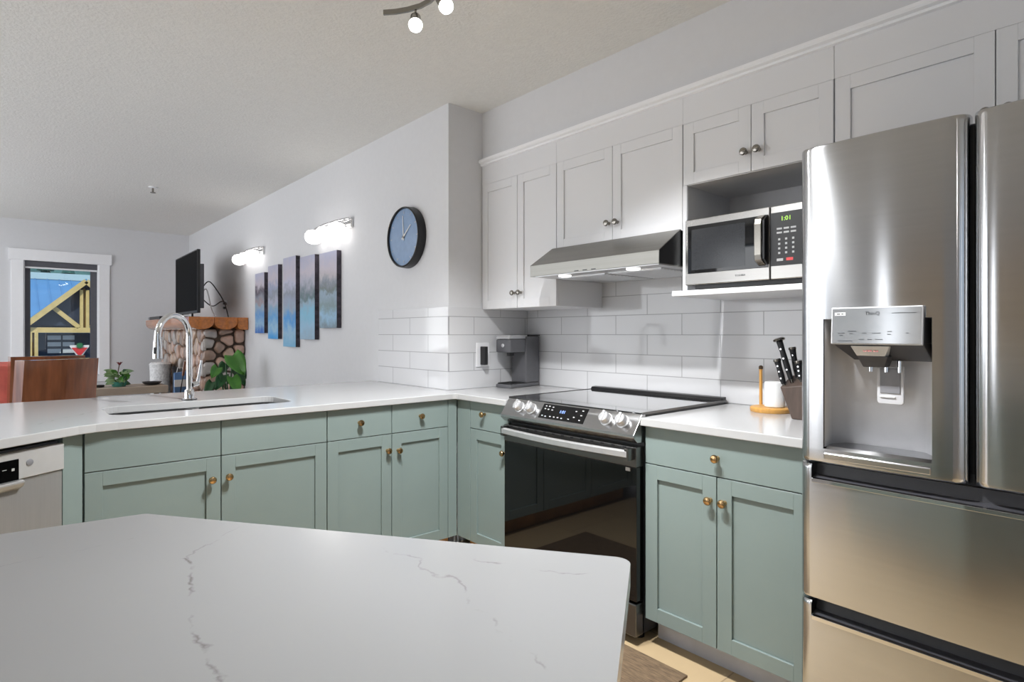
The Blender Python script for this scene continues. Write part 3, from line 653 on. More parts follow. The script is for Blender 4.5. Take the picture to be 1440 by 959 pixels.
# ------------------------------------------------------------------ refrigerator
F = 1.68; FY1, FY0, FM = .690, -.079, .3055
fr = thing('refrigerator', (2.05, .3055, 0), 'stainless steel french-door refrigerator with water dispenser', 'refrigerator')
ofr = (2.05, .3055, 0)
B(ofr).box(F+.10, 2.44, FY0+.006, FY1-.006, .03, 1.675).build('body', 'darkgrey', fr, bevel=.004)
B(ofr).box(F+.062, F+.0995, FY0+.006, FY1-.006, .03, .84).build('body_front', 'darkgrey', fr)
B(ofr).box(F+.062, F+.0995, FY0+.006, .35, .8405, 1.675).build('body_front', 'darkgrey', fr)
B(ofr).box(F+.062, F+.0995, .3505, FY1-.006, 1.25, 1.675).build('body_front', 'darkgrey', fr)
B(ofr).box(F+.062, F+.0995, .645, FY1-.006, .8405, 1.2495).build('body_front', 'darkgrey', fr)
def panel(name, ya, yb, z0, z1, hole=None, bow=.006, er=.030, ztop=.012):
    """bowed steel front with rounded vertical edges; hole = (y0,y1,z0,z1)"""
    ys = sorted(set([ya, yb]+[ya+er*(1-math.cos(PI/2*i/8)) for i in range(9)]+[yb-er*(1-math.cos(PI/2*i/8)) for i in range(9)]+[ya+er+(yb-ya-2*er)*i/14 for i in range(15)]+(list(hole[:2]) if hole else [])))
    zs = sorted(set([z0, z0+ztop*.3, z0+ztop, z1-ztop, z1-ztop*.3, z1]+(list(hole[2:]) if hole else [])))
    zs = [z for z in zs if z0 <= z <= z1]
    def X(y, z):
        m_ = (ya+yb)/2; h = (yb-ya)/2; x = F+bow*((y-m_)/h)**2
        e = min(y-ya, yb-y)
        if e < er: x += er*.9*(1-math.sqrt(max(0, 1-(1-e/er)**2)))
        ez = min(z-z0, z1-z)
        if ez < ztop: x += ztop*.5*(1-math.sqrt(max(0, 1-(1-ez/ztop)**2)))
        return x
    b = B(ofr); V = {}
    for y in ys:
        for z in zs: V[y, z] = b.v((X(y, z), y, z))
    inh = lambda y, z: hole and hole[0] < y < hole[1] and hole[2] < z < hole[3]
    for i in range(len(ys)-1):
        for j in range(len(zs)-1):
            if inh((ys[i]+ys[i+1])/2, (zs[j]+zs[j+1])/2): continue
            b.f([V[ys[i], zs[j]], V[ys[i+1], zs[j]], V[ys[i+1], zs[j+1]], V[ys[i], zs[j+1]]])
    # sides and back
    xb = F+.058
    Wv = {}
    def W(y, z):
        if (y, z) not in Wv: Wv[y, z] = b.v((xb, y, z))
        return Wv[y, z]
    for a, c in zip(ys, ys[1:]):
        for z in (z0, z1):
            if inh((a+c)/2, z-1e-4 if z == z1 else z+1e-4): continue
            b.f([V[a, z], V[c, z], W(c, z), W(a, z)])
    for a, c in zip(zs, zs[1:]):
        for y in (ya, yb): b.f([V[y, a], V[y, c], W(y, c), W(y, a)])
    return b.build(name, 'fridge', fr, smooth=True)
HY0, HY1, HZ0, HZ1 = .378, .624, .862, 1.214
ld = panel('door', FM+.0045, FY1, .822, 1.690, (HY0, HY1, HZ0, HZ1))
rd = panel('door', FY0, FM-.0045, .822, 1.690)
d1 = panel('freezer_drawer', FY0, FY1, .444, .814, (FY0+.034, FY1-.034, .776, .9))
d2 = panel('freezer_drawer', FY0, FY1, .045, .436, (FY0+.034, FY1-.034, .398, .5))
for dd, z0, z1 in ((d1, .776, .812), (d2, .398, .434)):
    b = B(ofr); b.prism([(F+.002, z0), (F+.040, z0+.006), (F+.046, z1), (F+.057, z1), (F+.057, z0-.01), (F+.012, z0-.01)], 'y', FY0+.034, FY1-.034); b.build('pocket_handle', 'darkgrey', dd)
    b = B(ofr); b.prism([(F-.001, z0-.010), (F-.001, z0+.001), (F+.012, z0+.002), (F+.012, z0-.004)], 'y', FY0+.036, FY1-.036); b.build('handle_lip', 'chrome', dd, bevel=.001)
B(ofr).box(F+.0585, F+.062, FM-.02, FM+.02, .84, 1.67).build('gasket', 'black', fr)
# dispenser
M['dispgrey'] = mat('dispenser_grey', L(196, 196, 199), .3, 0, var=.02)
b = B(ofr); rb = F+.085
prof = [(HY0, F+.010), (HY0+.004, F+.05), (HY0+.03, rb-.006), (HY0+.06, rb), (HY1-.06, rb), (HY1-.03, rb-.006), (HY1-.004, F+.05), (HY1, F+.010)]
A = [b.v((x, y, HZ0+.004)) for y, x in prof]; C = [b.v((x, y, HZ1)) for y, x in prof]
for j in range(len(prof)-1): b.f([A[j], A[j+1], C[j+1], C[j]])
b.f(C); rc = b.build('dispenser_recess', 'dispgrey', ld, smooth=True, solid=.002)
b = B(ofr); b.prism([(F-.001, HZ0-.028), (F-.003, HZ0-.012), (F+.02, HZ0+.006), (rb, HZ0+.012), (rb, HZ0-.004), (F+.02, HZ0-.03)], 'y', HY0+.002, HY1-.002); b.build('drip_ledge', 'steel', ld, bevel=.002)
# shroud
b = B(ofr)
def hexa(b, lo, hi):
    vs = [b.v(p) for p in lo+hi]
    for i in ((3, 2, 1, 0), (4, 5, 6, 7), (0, 1, 5, 4), (1, 2, 6, 5), (2, 3, 7, 6), (3, 0, 4, 7)): b.f([vs[j] for j in i])
py0, py1 = .392, .597
hexa(b, [(F+.045, py0-.006, 1.105), (F+.045, py1-.035, 1.105), (rb, py1-.035, 1.105), (rb, py0-.006, 1.105)], [(F-.014, py0, 1.150), (F-.014, py1, 1.150), (rb, py1, 1.150), (rb, py0, 1.150)])
hexa(b, [(F-.014, py0, 1.150), (F-.014, py1, 1.150), (rb, py1, 1.150), (rb, py0, 1.150)], [(F+.0, py0, HZ1-.002), (F+.0, py1, HZ1-.002), (rb, py1, HZ1-.002), (rb, py0, HZ1-.002)])
sh = b.build('dispenser_shroud', 'darkgrey', ld, bevel=.002)
b = B(ofr); b.prism([(F-.016, 1.146), (F-.020, 1.148), (F-.014, 1.243), (F-.004, 1.243), (F-.010, 1.146)], 'y', py0, py1); dp = b.build('dispenser_display', M['dispgrey'], ld, bevel=.002)
M['panel_face'] = mat('silver_panel', L(172, 175, 178), .12, .7, var=.03)
B(ofr).prism([(F-.0205, 1.150), (F-.0202, 1.150), (F-.0148, 1.240), (F-.0151, 1.240)], 'y', py0+.003, py1-.003).build('display_face', 'panel_face', dp)
b = B(ofr)
def dash(y0, y1, z, h=.0018):
    x = F-.0205+(z-1.15)*.06; b.box(x-.0006, x+.0004, y0, y1, z-h/2, z+h/2)
for y0_, y1_, z in ((.580, .563, 1.176), (.556, .536, 1.181), (.523, .512, 1.176), (.500, .480, 1.176), (.466, .456, 1.180), (.466, .458, 1.173), (.580, .545, 1.156), (.530, .518, 1.160), (.510, .500, 1.160), (.492, .476, 1.160), (.576, .568, 1.170), (.552, .544, 1.175), (.457, .405, 1.226), (.426, .420, 1.176)): dash(y0_, y1_, z)
b.build('legend', 'inkd', dp)
b = B(ofr); x = F-.0205+.0046; b.box(x-.0009, x, .562, .588, 1.222, 1.230); st_ = b.build('sticker', 'paper', dp)
b = B(ofr); b.box(x-.0012, x-.0009, .567, .572, 1.2245, 1.2275).box(x-.0012, x-.0009, .575, .583, 1.2245, 1.2275); b.build('sticker_marks', 'inkd', st_)
text('ThinQ', .013, 'inkd', dp, (F-.0165-ofr[0], .5-ofr[1], 1.226-ofr[2]), RW)
b = B(ofr); hexa(b, [(F-.001, .476, 1.117), (F-.001, .541, 1.117), (F+.05, .541, 1.117), (F+.05, .476, 1.117)], [(F-.014, .462, 1.143), (F-.014, .552, 1.143), (F+.05, .552, 1.143), (F+.05, .462, 1.143)])
nb = b.build('ice_chute_badge', 'pot', sh, bevel=.002)
text('Craft Ice', .010, 'redink', nb, (F-.0095-ofr[0], .506-ofr[1], 1.131-ofr[2]), (PI/2-.45, 0, -PI/2))
b = B(ofr); hexa(b, [(F+.012, .480, 1.088), (F+.012, .530, 1.088), (F+.05, .530, 1.088), (F+.05, .480, 1.088)], [(F-.001, .470, 1.117), (F-.001, .541, 1.117), (F+.05, .541, 1.117), (F+.05, .470, 1.117)])
b.build('ice_chute', 'darkgrey', sh, bevel=.002)
b = B(ofr); P_ = [(y, z) for y, z in arc(.447+.008, .992+.008, .008, 180, 270, 4)+arc(.507-.008, .992+.008, .008, 270, 360, 4)+[(.507, 1.09), (.447, 1.09)]]
b.prism(P_, 'x', F+.044, F+.052); pdl = b.build('paddle', 'dispgrey', ld, bevel=.002)
B(ofr).box(F+.042, F+.0445, .454, .500, 1.020, 1.085).build('paddle_pad', 'midgrey', pdl, bevel=.002)
B(ofr).box(F+.041, F+.0445, .466, .500, 1.010, 1.013).build('paddle_mark', 'paper', pdl)
for y in (.485, .520, .455):
    B(ofr).cyl((F+.04, y, 1.075), (F+.04, y, 1.105), .005).build('nozzle', 'chrome', sh)
for y in (FY0+.06, FY1-.06):
    B(ofr).cyl((F+.12, y, 0), (F+.12, y, .032), .02).build('foot', 'black', fr)

# ------------------------------------------------------------------ things on the worktop
M['cmgrey'] = mat('charcoal_appliance', L(92, 92, 96), .25, var=.04, coat=.3)
M['cmtop'] = mat('silver_plastic', L(190, 190, 192), .25, .4)
cmk = thing('coffee_maker', (2.32, 2.565, CT), 'slim dark grey single-serve coffee maker in the worktop corner', 'coffee maker', None, math.radians(8))
# local: x from front (-) to back (+)
B().box(-.14, .13, -.058, .058, 0, .022).build('base', 'cmgrey', cmk, bevel=.006)
B().box(.0, .13, -.058, .058, .022, .30).build('tank_body', 'cmgrey', cmk, bevel=.008)
B().box(-.14, -.0005, -.056, .056, .205, .282).build('brew_head', 'cmgrey', cmk, bevel=.008)
B().prism([(-.142, .283), (-.142, .298), (-.128, .307), (.02, .307), (.02, .283)], 'y', -.052, .052).build('lid_handle', 'cmtop', cmk, bevel=.004)
B().box(.0205, .132, -.059, .059, .3005, .308).build('tank_lid', 'black', cmk, bevel=.003)
b = B(); b.box(-.132, -.02, -.048, .048, .0222, .028)
for i in range(9): b.box(-.128+i*.012, -.124+i*.012, -.045, .045, .028, .030)
b.build('drip_tray', 'black', cmk)
B().cyl((-.075, 0, .185), (-.075, 0, .2045), .022).build('spout', 'black', cmk)
B().lathe([(.011, 0), (.011, .003), (.008, .004)], (-.141, 0, .245), (-1, 0, 0)).build('brew_button', 'cmtop', cmk, smooth=True)
ot = thing('wall_outlet', (2.112, YC-.008, 1.052), 'white electrical outlet plate on the tiles left of the coffee maker', 'outlet')
B().box(-.048, .048, -.006, 0, -.070, .070).build('plate', 'trimw', ot, bevel=.002)
b = B(); b.box(-.017, .017, -.009, -.006, -.045, .045); b.build('sockets', 'blind', ot, bevel=.002)
tag(B().box(2.088, 2.113, YC-.058, YC-.0175, .995, 1.10).build('plug_adapter', 'black', bevel=.003), 'black plug adapter in the outlet by the coffee maker', 'plug')

ph = thing('paper_towel_holder', (2.335, 1.065, CT), 'bamboo paper towel holder with a thin upright rod on the worktop', 'paper towel holder')
B().lathe([(.075, 0), (.078, .004), (.078, .016), (.073, .020)], seg=36).build('base', 'bamboo', ph, smooth=True)
B().lathe([(.0065, .0), (.0065, .140), (.007, .142), (.008, .146)], (.045, .062, .020)).build('rod', 'bamboo', ph, smooth=True)
B().lathe([(.005, 0), (.0085, .002), (.0085, .012), (.004, .016)], (.045, .062, .166)).build('rod_tip', 'stem', ph, smooth=True)
tag(B().lathe([(.012, 0), (.012, .098), (.036, .100), (.039, .096), (.039, .003), (.036, 0)], (2.338, 1.050, CT+.0205)).build('paper_towel_roll', 'paper', smooth=True), 'small white roll of paper towel standing on the bamboo base', 'paper roll')
kb = thing('knife_block', (2.235, .875, CT), 'dark brown wooden knife block half hidden by the refrigerator', 'knife block')
b = B(); hexa(b, [(-.05, -.05, 0), (.05, -.05, 0), (.05, .045, 0), (-.05, .045, 0)], [(-.05, -.02, .13), (.05, -.02, .165), (.05, .088, .155), (-.05, .088, .115)])
b.build('block', 'walnut', kb, bevel=.004)
def knife(x, y, z, ln, dirv, label, round_end=False):
    d = Vector(dirv).normalized(); t = thing('kitchen_knife', (x, y, z), label, 'knife', 'knives standing in the block')
    b = B(); b.tube([Vector((0, 0, 0)), d*ln*.35, d*ln*.75, d*ln], [.0085, .011, .010, .012], 12); h = b.build('handle', 'black', t, smooth=True)
    for k in (.25, .55, .8): B().lathe([(.003, 0), (.003, .0015)], d*ln*k+Vector((-.0105, 0, 0)), (-1, 0, 0), 10).build('rivet', 'chrome', h)
    b = B(); b.lathe([(.013, 0), (.0145, .004), (.013, .010)] if not round_end else [(.008, 0), (.021, .004), (.022, .010), (.016, .014)], d*ln, d); b.build('end_cap', 'nickel', t, smooth=True)
    b = B(); b.tube([d*-.015, d*.002], .006, 8); b.build('bolster', 'nickel', t)
knife(2.215, .935, CT+.145, .145, (0, .30, 1), 'black-handled sharpening steel with round metal end, tallest in the block', True)
knife(2.25, .925, CT+.15, .105, (0, .18, 1), 'black-handled knife with bright steel cap behind the shorter one')
knife(2.20, .955, CT+.127, .085, (0, .28, 1), 'short black-handled knife at the left edge of the block')
knife(2.22, .90, CT+.145, .06, (0, .15, 1), 'smallest dark-handled knife low in the block')

# ------------------------------------------------------------------ wall clock
ck = thing('wall_clock', (XK, 3.065, 1.757), 'round black wall clock on the grey wall, dial coloured as a blue window reflection', 'clock')
B().lathe([(.184, 0), (.186, .004), (.182, .050), (.176, .055), (.172, .050), (.172, .036)], (0, 0, 0), (-1, 0, 0), 64, (1, 0)).build('case', 'black', ck, smooth=True)
B().lathe([(.1715, .036), (.1715, .040)], (0, 0, 0), (-1, 0, 0), 64).build('dial', 'clockface', ck)
B().lathe([(.173, .0505), (.176, .0555), (.178, .0525), (.176, .0515), (.173, .0505)], (0, 0, 0), (-1, 0, 0), 64, (0, 0)).build('rim', 'nickel', ck, smooth=True)
def hand(a, ln, w_, x):
    # a clockwise from 12 as seen from the room (viewer looks along +x; right hand side is -y)
    u = Vector((0, -math.sin(a), math.cos(a))); v = Vector((0, math.cos(a), math.sin(a))); b = B(); P = [u*-.02-v*w_, u*-.02+v*w_, u*ln+v*w_*.5, u*ln-v*w_*.5]
    A = [b.v(p+Vector((x, 0, 0))) for p in P]; C = [b.v(p+Vector((x-.0015, 0, 0))) for p in P]
    b.f(A); b.f(C[::-1])
    for j in range(4): b.f([A[j], A[(j+1) % 4], C[(j+1) % 4], C[j]])
    return b.build('hand', 'paper', ck)
hand(math.radians(-4), .13, .004, -.0425); hand(math.radians(52), .105, .005, -.0445)
B().lathe([(.008, .04), (.008, .048), (.005, .049)], (0, 0, 0), (-1, 0, 0)).build('hub', 'nickel', ck)
b = B()
for i in range(12):
    a = 2*PI*i/12; u = Vector((0, -math.sin(a), math.cos(a))); v = Vector((0, math.cos(a), math.sin(a)))
    P = [u*.140-v*.002, u*.140+v*.002, u*.156+v*.002, u*.156-v*.002]
    A = [b.v(p+Vector((-.0402, 0, 0))) for p in P]; C = [b.v(p+Vector((-.041, 0, 0))) for p in P]; b.f(A); b.f(C)
    for j in range(4): b.f([A[j], A[(j+1) % 4], C[(j+1) % 4], C[j]])
b.build('hour_mark', 'legend', ck)

# ------------------------------------------------------------------ five-piece canvas picture
W1 = [((46, 104, 186), (96, 150, 206)), ((58, 150, 216), (92, 156, 208)), ((120, 176, 210), (74, 150, 214)), ((150, 176, 196), (130, 186, 212)), ((122, 138, 148), (128, 148, 152))]
R1 = [((160, 142, 146), (92, 84, 96)), ((176, 178, 196), (156, 164, 190)), ((150, 158, 180), (186, 188, 208)), ((94, 118, 122), (176, 176, 190)), ((112, 124, 120), (186, 180, 184))]
CV = [(5.791, 5.538, 1.178, 1.742, 'leftmost and smallest canvas panel of the mountain lake picture'),
      (5.436, 5.185, 1.127, 1.784, 'second canvas panel from the left, bright blue water at its foot'),
      (5.058, 4.779, 1.063, 1.820, 'tallest middle canvas panel of the mountain lake picture'),
      (4.688, 4.395, 1.128, 1.792, 'fourth canvas panel from the left, dark shore over pale water'),
      (4.303, 4.004, 1.216, 1.782, 'rightmost canvas panel of the picture, mostly grey-green forest')]
for i, (a, c, z0, z1, lab) in enumerate(CV):
    m_ = art_mat('lake_print_%d' % i, z0, z1, i*2.3, W1[i], R1[i])
    t = thing('canvas_panel', (XK, (a+c)/2, z0), lab, 'picture', 'five-piece mountain lake canvas')
    of_ = (XK, (a+c)/2, z0)
    B(of_).box(XK-.036, XK-.001, c, a, z0, z1).build('stretcher', mat('wrapped_edge', L(62, 56, 66), .6, var=.7, scale=14, stretch=(1, 1, 2)), t)
    o = B().box(XK-.0375, XK-.036, c, a, z0, z1).build('print', m_, t); o.location = (-XK, -(a+c)/2, -z0)

# ------------------------------------------------------------------ wall lights
def sconce(yc, label):
    t = thing('vanity_light', (XK, yc, 1.955), label, 'wall light', 'three-globe wall lights')
    B().box(-.02, 0, -.29, .29, -.035, .035).build('back_plate', 'chrome', t, bevel=.006)
    B().tube([(-.035, -.29, .03), (-.045, -.1, .036), (-.045, .1, .036), (-.035, .29, .03)], .008, 10).build('rail', 'chrome', t, smooth=True)
    for k in (-.2, 0, .2):
        a = B().tube([(-.02, k, 0), (-.06, k, .012), (-.085, k, 0)], .010, 10).build('arm', 'chrome', t, smooth=True)
        B().lathe([(.02, .045), (.045, .038), (.062, .015), (.066, -.01), (.058, -.035), (.04, -.052), (.015, -.06)], (-.085, k, -.042), (0, 0, 1), 24).build('globe', 'glassw', t, smooth=True)
    return t
sconce(4.10, 'nearer three-globe chrome wall light above the right canvas panels')
sconce(5.92, 'farther three-globe chrome wall light nearest the television')

fl = thing('flush_ceiling_light', (-1.3, 3.6, CEIL), 'round frosted flush light on the dining area ceiling', 'ceiling light')
B().lathe([(.17, 0), (.17, -.02), (.16, -.025)], seg=36).build('base', 'nickel', fl, smooth=True)
M['dome'] = mat('frosted_dome', (1, 1, 1, 1), .4, emit=(1, .98, .96, 1), es=22)
B().lathe([(.155, -.0255), (.15, -.05), (.11, -.08), (.04, -.095)], seg=36).build('dome', 'dome', fl, smooth=True)
f2 = fl.copy(); COL.objects.link(f2); f2.location = (-1.0, 6.7, CEIL)  # second dome, added out of view to brighten the living area
for c_ in list(fl.children):
    q_ = c_.copy(); COL.objects.link(q_); q_.parent = f2
f3 = fl.copy(); COL.objects.link(f3); f3.location = (-.85, -1.15, CEIL)  # third dome, added behind the camera as extra fill light
for c_ in list(fl.children):
    q_ = c_.copy(); COL.objects.link(q_); q_.parent = f3
f3['label'] = 'added unseen frosted dome on the ceiling behind the kitchen island, for fill light'
fl['group'] = f2['group'] = f3['group'] = 'flush ceiling lights'
f2['label'] = 'added unseen frosted dome brightening the living area, farther from the kitchen'
# ------------------------------------------------------------------ track light
tk = thing('ceiling_track_light', (1.07, 1.42, CEIL), 'brushed nickel wave-shaped ceiling track light with lit spot heads', 'ceiling light')
ok_ = (1.07, 1.42, CEIL)
B(ok_).lathe([(.065, 0), (.065, -.02), (.05, -.028)], (1.07, 1.42, CEIL)).build('canopy', 'nickel', tk, smooth=True)
B(ok_).cyl((1.07, 1.42, CEIL-.028), (1.07, 1.42, 2.335), .008).build('stem', 'nickel', tk)
wp = [(1.036, 1.868), (1.065, 1.835), (1.09, 1.795), (1.112, 1.745), (1.12, 1.69), (1.112, 1.63), (1.095, 1.57), (1.075, 1.50), (1.07, 1.42), (1.065, 1.34), (1.045, 1.27), (1.028, 1.21), (1.02, 1.15), (1.028, 1.095), (1.05, 1.045), (1.075, 1.005), (1.104, .972)]
b = B(ok_); pr = []
for i, (x, y) in enumerate(wp):
    p0, p1 = Vector(wp[max(i-1, 0)]), Vector(wp[min(i+1, len(wp)-1)]); nn = (p1-p0).normalized(); nn = Vector((-nn.y, nn.x))*.004
    pr.append([b.v((x+sx*nn.x, y+sx*nn.y, z)) for sx, z in ((-1, 2.318), (1, 2.318), (1, 2.335), (-1, 2.335))])
for A, C in zip(pr, pr[1:]):
    for j in range(4): b.f([A[j], A[(j+1) % 4], C[(j+1) % 4], C[j]])
b.f(pr[0]); b.f(pr[-1][::-1]); b.build('wave_bar', 'nickel', tk)
for (bx, by), (lx, ly, lz), (tx, ty) in (((1.105, 1.765), (1.078, 1.722, 2.228), (-.25, .45)), ((1.105, 1.605), (1.098, 1.560, 2.236), (.1, .35)), ((1.058, 1.31), (1.075, 1.285, 2.23), (.4, -.05)), ((1.032, 1.09), (1.02, 1.06, 2.23), (.1, -.2))):
    p = Vector((bx, by, 2.318)); lens = Vector((lx, ly, lz)); q = Vector((bx, by, 2.288)); d = (lens-q).normalized(); s0 = q-d*.012
    h = B(ok_).lathe([(.008, 0), (.019, .006), (.0205, .045), (.021, .058)], s0, d, 24).build('spot_head', 'nickel', tk, smooth=True)
    B(ok_).tube([p, p-Vector((0, 0, .02)), q], .004, 8).build('bracket', 'nickel', h)
    B(ok_).lathe([(.0195, .0), (.024, .006), (.023, .014), (.016, .018)], s0+d*.058, d, 24).build('bulb', 'bulb', h, smooth=True)
    l = bpy.data.lights.new('spot_light', 'SPOT'); l.energy = 96; l.spot_size = math.radians(98); l.spot_blend = .7; l.shadow_soft_size = .022; l.color = (.97, .985, 1)
    lo = bpy.data.objects.new('spot_light', l); COL.objects.link(lo); lo.location = s0+d*.105-Vector(ok_); lo.rotation_euler = (Vector((tx, ty, 0))-Vector((0, 0, 1))).to_track_quat('-Z', 'Y').to_euler(); lo.parent = tk
sp_ = thing('ceiling_sprinkler', (1.015, 5.9, CEIL), 'small white sprinkler head hanging from the living area ceiling', 'sprinkler')
B().lathe([(.035, 0), (.035, -.006), (.02, -.010)]).build('escutcheon', 'trimw', sp_, smooth=True)
B().lathe([(.008, -.01), (.008, -.045), (.022, -.047), (.022, -.051)]).build('sprinkler_nozzle', 'nickel', sp_, smooth=True)

# ------------------------------------------------------------------ stone fireplace
FX, FYa, FYb = 1.484, 6.20, 8.19
ofp = (1.68, 7.2, 0)
fp = thing('stone_fireplace', ofp, 'river-stone fireplace with an orange log mantel in the far corner', 'fireplace')
b = B(ofp); b.box(FX+.03, XK-.001, FYa+.03, FYb, 0, 1.22); b.build('core', 'mortar', fp)
b = B(ofp); b.box(FX-.27, FX+.03, FYa+.05, FYb-.05, 0, .34); b.build('hearth', 'st2', fp, bevel=.02)
B(ofp).box(FX+.005, FX+.0295, 6.85, 7.55, .36, .80).build('firebox', 'black', fp, bevel=.004)
def clip(poly, p, nrm):
    out = []
    for i in range(len(poly)):
        a, c = poly[i], poly[(i+1) % len(poly)]; da = (a-p).dot(nrm); dc = (c-p).dot(nrm)
        if da <= 0: out.append(a)
        if (da < 0) != (dc < 0): out.append(a+(c-a)*(da/(da-dc)))
    return out
def cobbles(w_, h_, n, seed, P, hole=None):
    rnd = random.Random(seed); pts = []
    tries = 0; mn = math.sqrt(w_*h_/n)*.78
    while len(pts) < n and tries < 20000:
        tries += 1; p = Vector((rnd.uniform(.03, w_-.03), rnd.uniform(.03, h_-.03)))
        if all(((p.x-q.x)*.75)**2+(p.y-q.y)**2 > (mn*.75)**2 for q in pts): pts.append(p)
    bs = [B(ofp) for _ in range(1)]; b = bs[0]
    for i, p in enumerate(pts):
        if hole and hole[0] < p.x < hole[1] and hole[2] < p.y < hole[3]: continue
        poly = [Vector((0, 0)), Vector((w_, 0)), Vector((w_, h_)), Vector((0, h_))]
        for j, q in enumerate(pts):
            if j == i: continue
            poly = clip(poly, (p+q)/2, (q-p))
            if len(poly) < 3: break
        if len(poly) < 3: continue
        c = sum(poly, Vector((0, 0)))/len(poly); b.mi = rnd.randrange(4)
        # resample boundary into a smooth blob
        N = 18; ring = []
        for k in range(N):
            d = Vector((math.cos(2*PI*k/N), math.sin(2*PI*k/N))); best = 9
            for m in range(len(poly)):
                a, e = poly[m], poly[(m+1) % len(poly)]; ed = e-a; den = d.x*ed.y-d.y*ed.x
                if abs(den) < 1e-9: continue
                tt = ((a.x-c.x)*ed.y-(a.y-c.y)*ed.x)/den; uu = ((a.x-c.x)*d.y-(a.y-c.y)*d.x)/den
                if tt > 0 and -1e-6 <= uu <= 1+1e-6: best = min(best, tt)
            ring.append(best)
        ring = [min(ring[k], (ring[k-1]+ring[(k+1) % N])/2*1.06) for k in range(N)]
        th = rnd.uniform(.028, .045); prev = None
        for sc, hh in ((.96, 0), (.95, .5), (.86, .8), (.62, .97), (.3, 1.0)):
            vs = [b.v(P(c.x+math.cos(2*PI*k/N)*(ring[k]*sc-.006*(sc > .5)), c.y+math.sin(2*PI*k/N)*(ring[k]*sc-.006*(sc > .5)), hh*th)) for k in range(N)]
            if prev:
                for k in range(N): b.f([prev[k], prev[(k+1) % N], vs[(k+1) % N], vs[k]])
            prev = vs
        b.f(prev)
    return b
mm = ['st0', 'st1', 'st2', 'st3']
cobbles(XK-FX-.002, 1.225, 34, 3, lambda u, v, h: (XK-.001-u, FYa+.03-h, v)).build('stone_facing', mm, fp, smooth=True)
cobbles(FYb-FYa, 1.225, 130, 5, lambda u, v, h: (FX+.03-h, FYa+u, v), (.6, 1.4, -.1, .85)).build('stone_facing', mm, fp, smooth=True)
MX = [1.335, 1.556, 1.771, 1.874]
for i in range(3):
    x0, x1 = MX[i]+.001, MX[i+1]-.001; cx = (x0+x1)/2; hw = (x1-x0)/2
    if i == 2: P = [(x0, 1.334), (x0, 1.235), (x0+.02, 1.215), (x1, 1.21), (x1, 1.334)]
    else: P = [(x0, 1.334)]+[(cx-hw*math.cos(a), 1.285-.072*math.sin(a)) for a in [PI*k/14 for k in range(15)]]+[(x1, 1.334)]
    b = B(ofp); b.prism(P, 'y', 6.08+.01*i, 8.2); b.build('mantel_log', 'mantel', fp, bevel=.006, smooth=False)
# television
tv = thing('television', (1.45, 6.73, 1.334), 'flat black television standing on the log mantel', 'television', None, 0)
tvo = Vector((1.45, 6.73, 1.334))
P1, P2 = Vector((1.435, 6.2, 0)), Vector((1.465, 7.26, 0)); dd = (P2-P1).normalized(); nn = Vector((-dd.y, dd.x, 0))
def tvbox(s0, s1, n0, n1, z0, z1, nm, m_, par):
    b = B(); hexa(b, *[[P1+dd*s+nn*n+Vector((0, 0, z))-tvo for s, n in ((s0, n0), (s1, n0), (s1, n1), (s0, n1))] for z in (z0, z1)])
    return b.build(nm, m_, par, bevel=.002)
Lt = (P2-P1).length
tvbox(0, Lt, -.028, 0, 1.375, 1.99, 'bezel', 'black', tv)
tvbox(.012, Lt-.012, 0, .0015, 1.40, 1.978, 'screen', 'tv', tv)
tvbox(.25, .32, -.075, .075, 1.335, 1.345, 'foot', 'black', tv); tvbox(Lt-.32, Lt-.25, -.075, .075, 1.335, 1.345, 'foot', 'black', tv)
tvbox(.275, .295, -.022, -.006, 1.345, 1.38, 'foot_stem', 'black', tv); tvbox(Lt-.295, Lt-.275, -.022, -.006, 1.345, 1.38, 'foot_stem', 'black', tv)
tvbox(0, .03, -.06, -.028, 1.42, 1.85, 'rear_housing', 'darkgrey', tv)
bx = thing('media_box', (1.395, 7.75, 1.334), 'low black set-top box with silver end on the mantel left of the television', 'media box')
B().box(-.05, .05, -.30, .27, 0, .035).build('case', 'black', bx, bevel=.003)
B().box(-.05, .05, .271, .36, 0, .032).build('end_panel', 'midgrey', bx, bevel=.003)
tag(B().box(1.36, 1.46, 7.28, 7.42, 1.3345, 1.355).build('small_white_box', 'paper', bevel=.003), 'small flat white box on the mantel at the foot of the television', 'box')
def cable(pts, m_, lab):
    P = []; pts = [Vector(p) for p in pts]
    for i in range(len(pts)-1):
        a, b_, c, d = pts[max(i-1, 0)], pts[i], pts[i+1], pts[min(i+2, len(pts)-1)]
        for k in range(6):
            t = k/6; P.append(.5*((2*b_)+(-a+c)*t+(2*a-5*b_+4*c-d)*t*t+(-a+3*b_-3*c+d)*t**3))
    P.append(pts[-1]); return tag(B().tube(P, .0055, 8).build('television_cable', m_, smooth=True), lab, 'cable', 'cables behind the television')
cable([(1.50, 6.35, 1.60), (1.56, 6.3, 1.69), (1.64, 6.3, 1.60), (1.72, 6.35, 1.48), (1.77, 6.4, 1.345)], 'cable', 'black cable arching from the television down to the mantel')
cable([(1.50, 6.4, 1.55), (1.60, 6.35, 1.45), (1.70, 6.4, 1.50), (1.80, 6.6, 1.50), (1.872, 6.85, 1.49)], 'cable', 'black cable running from the television to the wall socket')
cable([(1.50, 6.4, 1.50), (1.55, 6.35, 1.62), (1.60, 6.35, 1.42), (1.64, 6.35, 1.345)], 'cablew', 'white looping cable beside the television')
so_ = thing('wall_outlet', (XK, 6.87, 1.48), 'electrical outlet with dark plugs on the wall beside the television', 'outlet')
B().box(-.006, 0, -.04, .04, -.06, .06).build('plate', 'trimw', so_, bevel=.002)
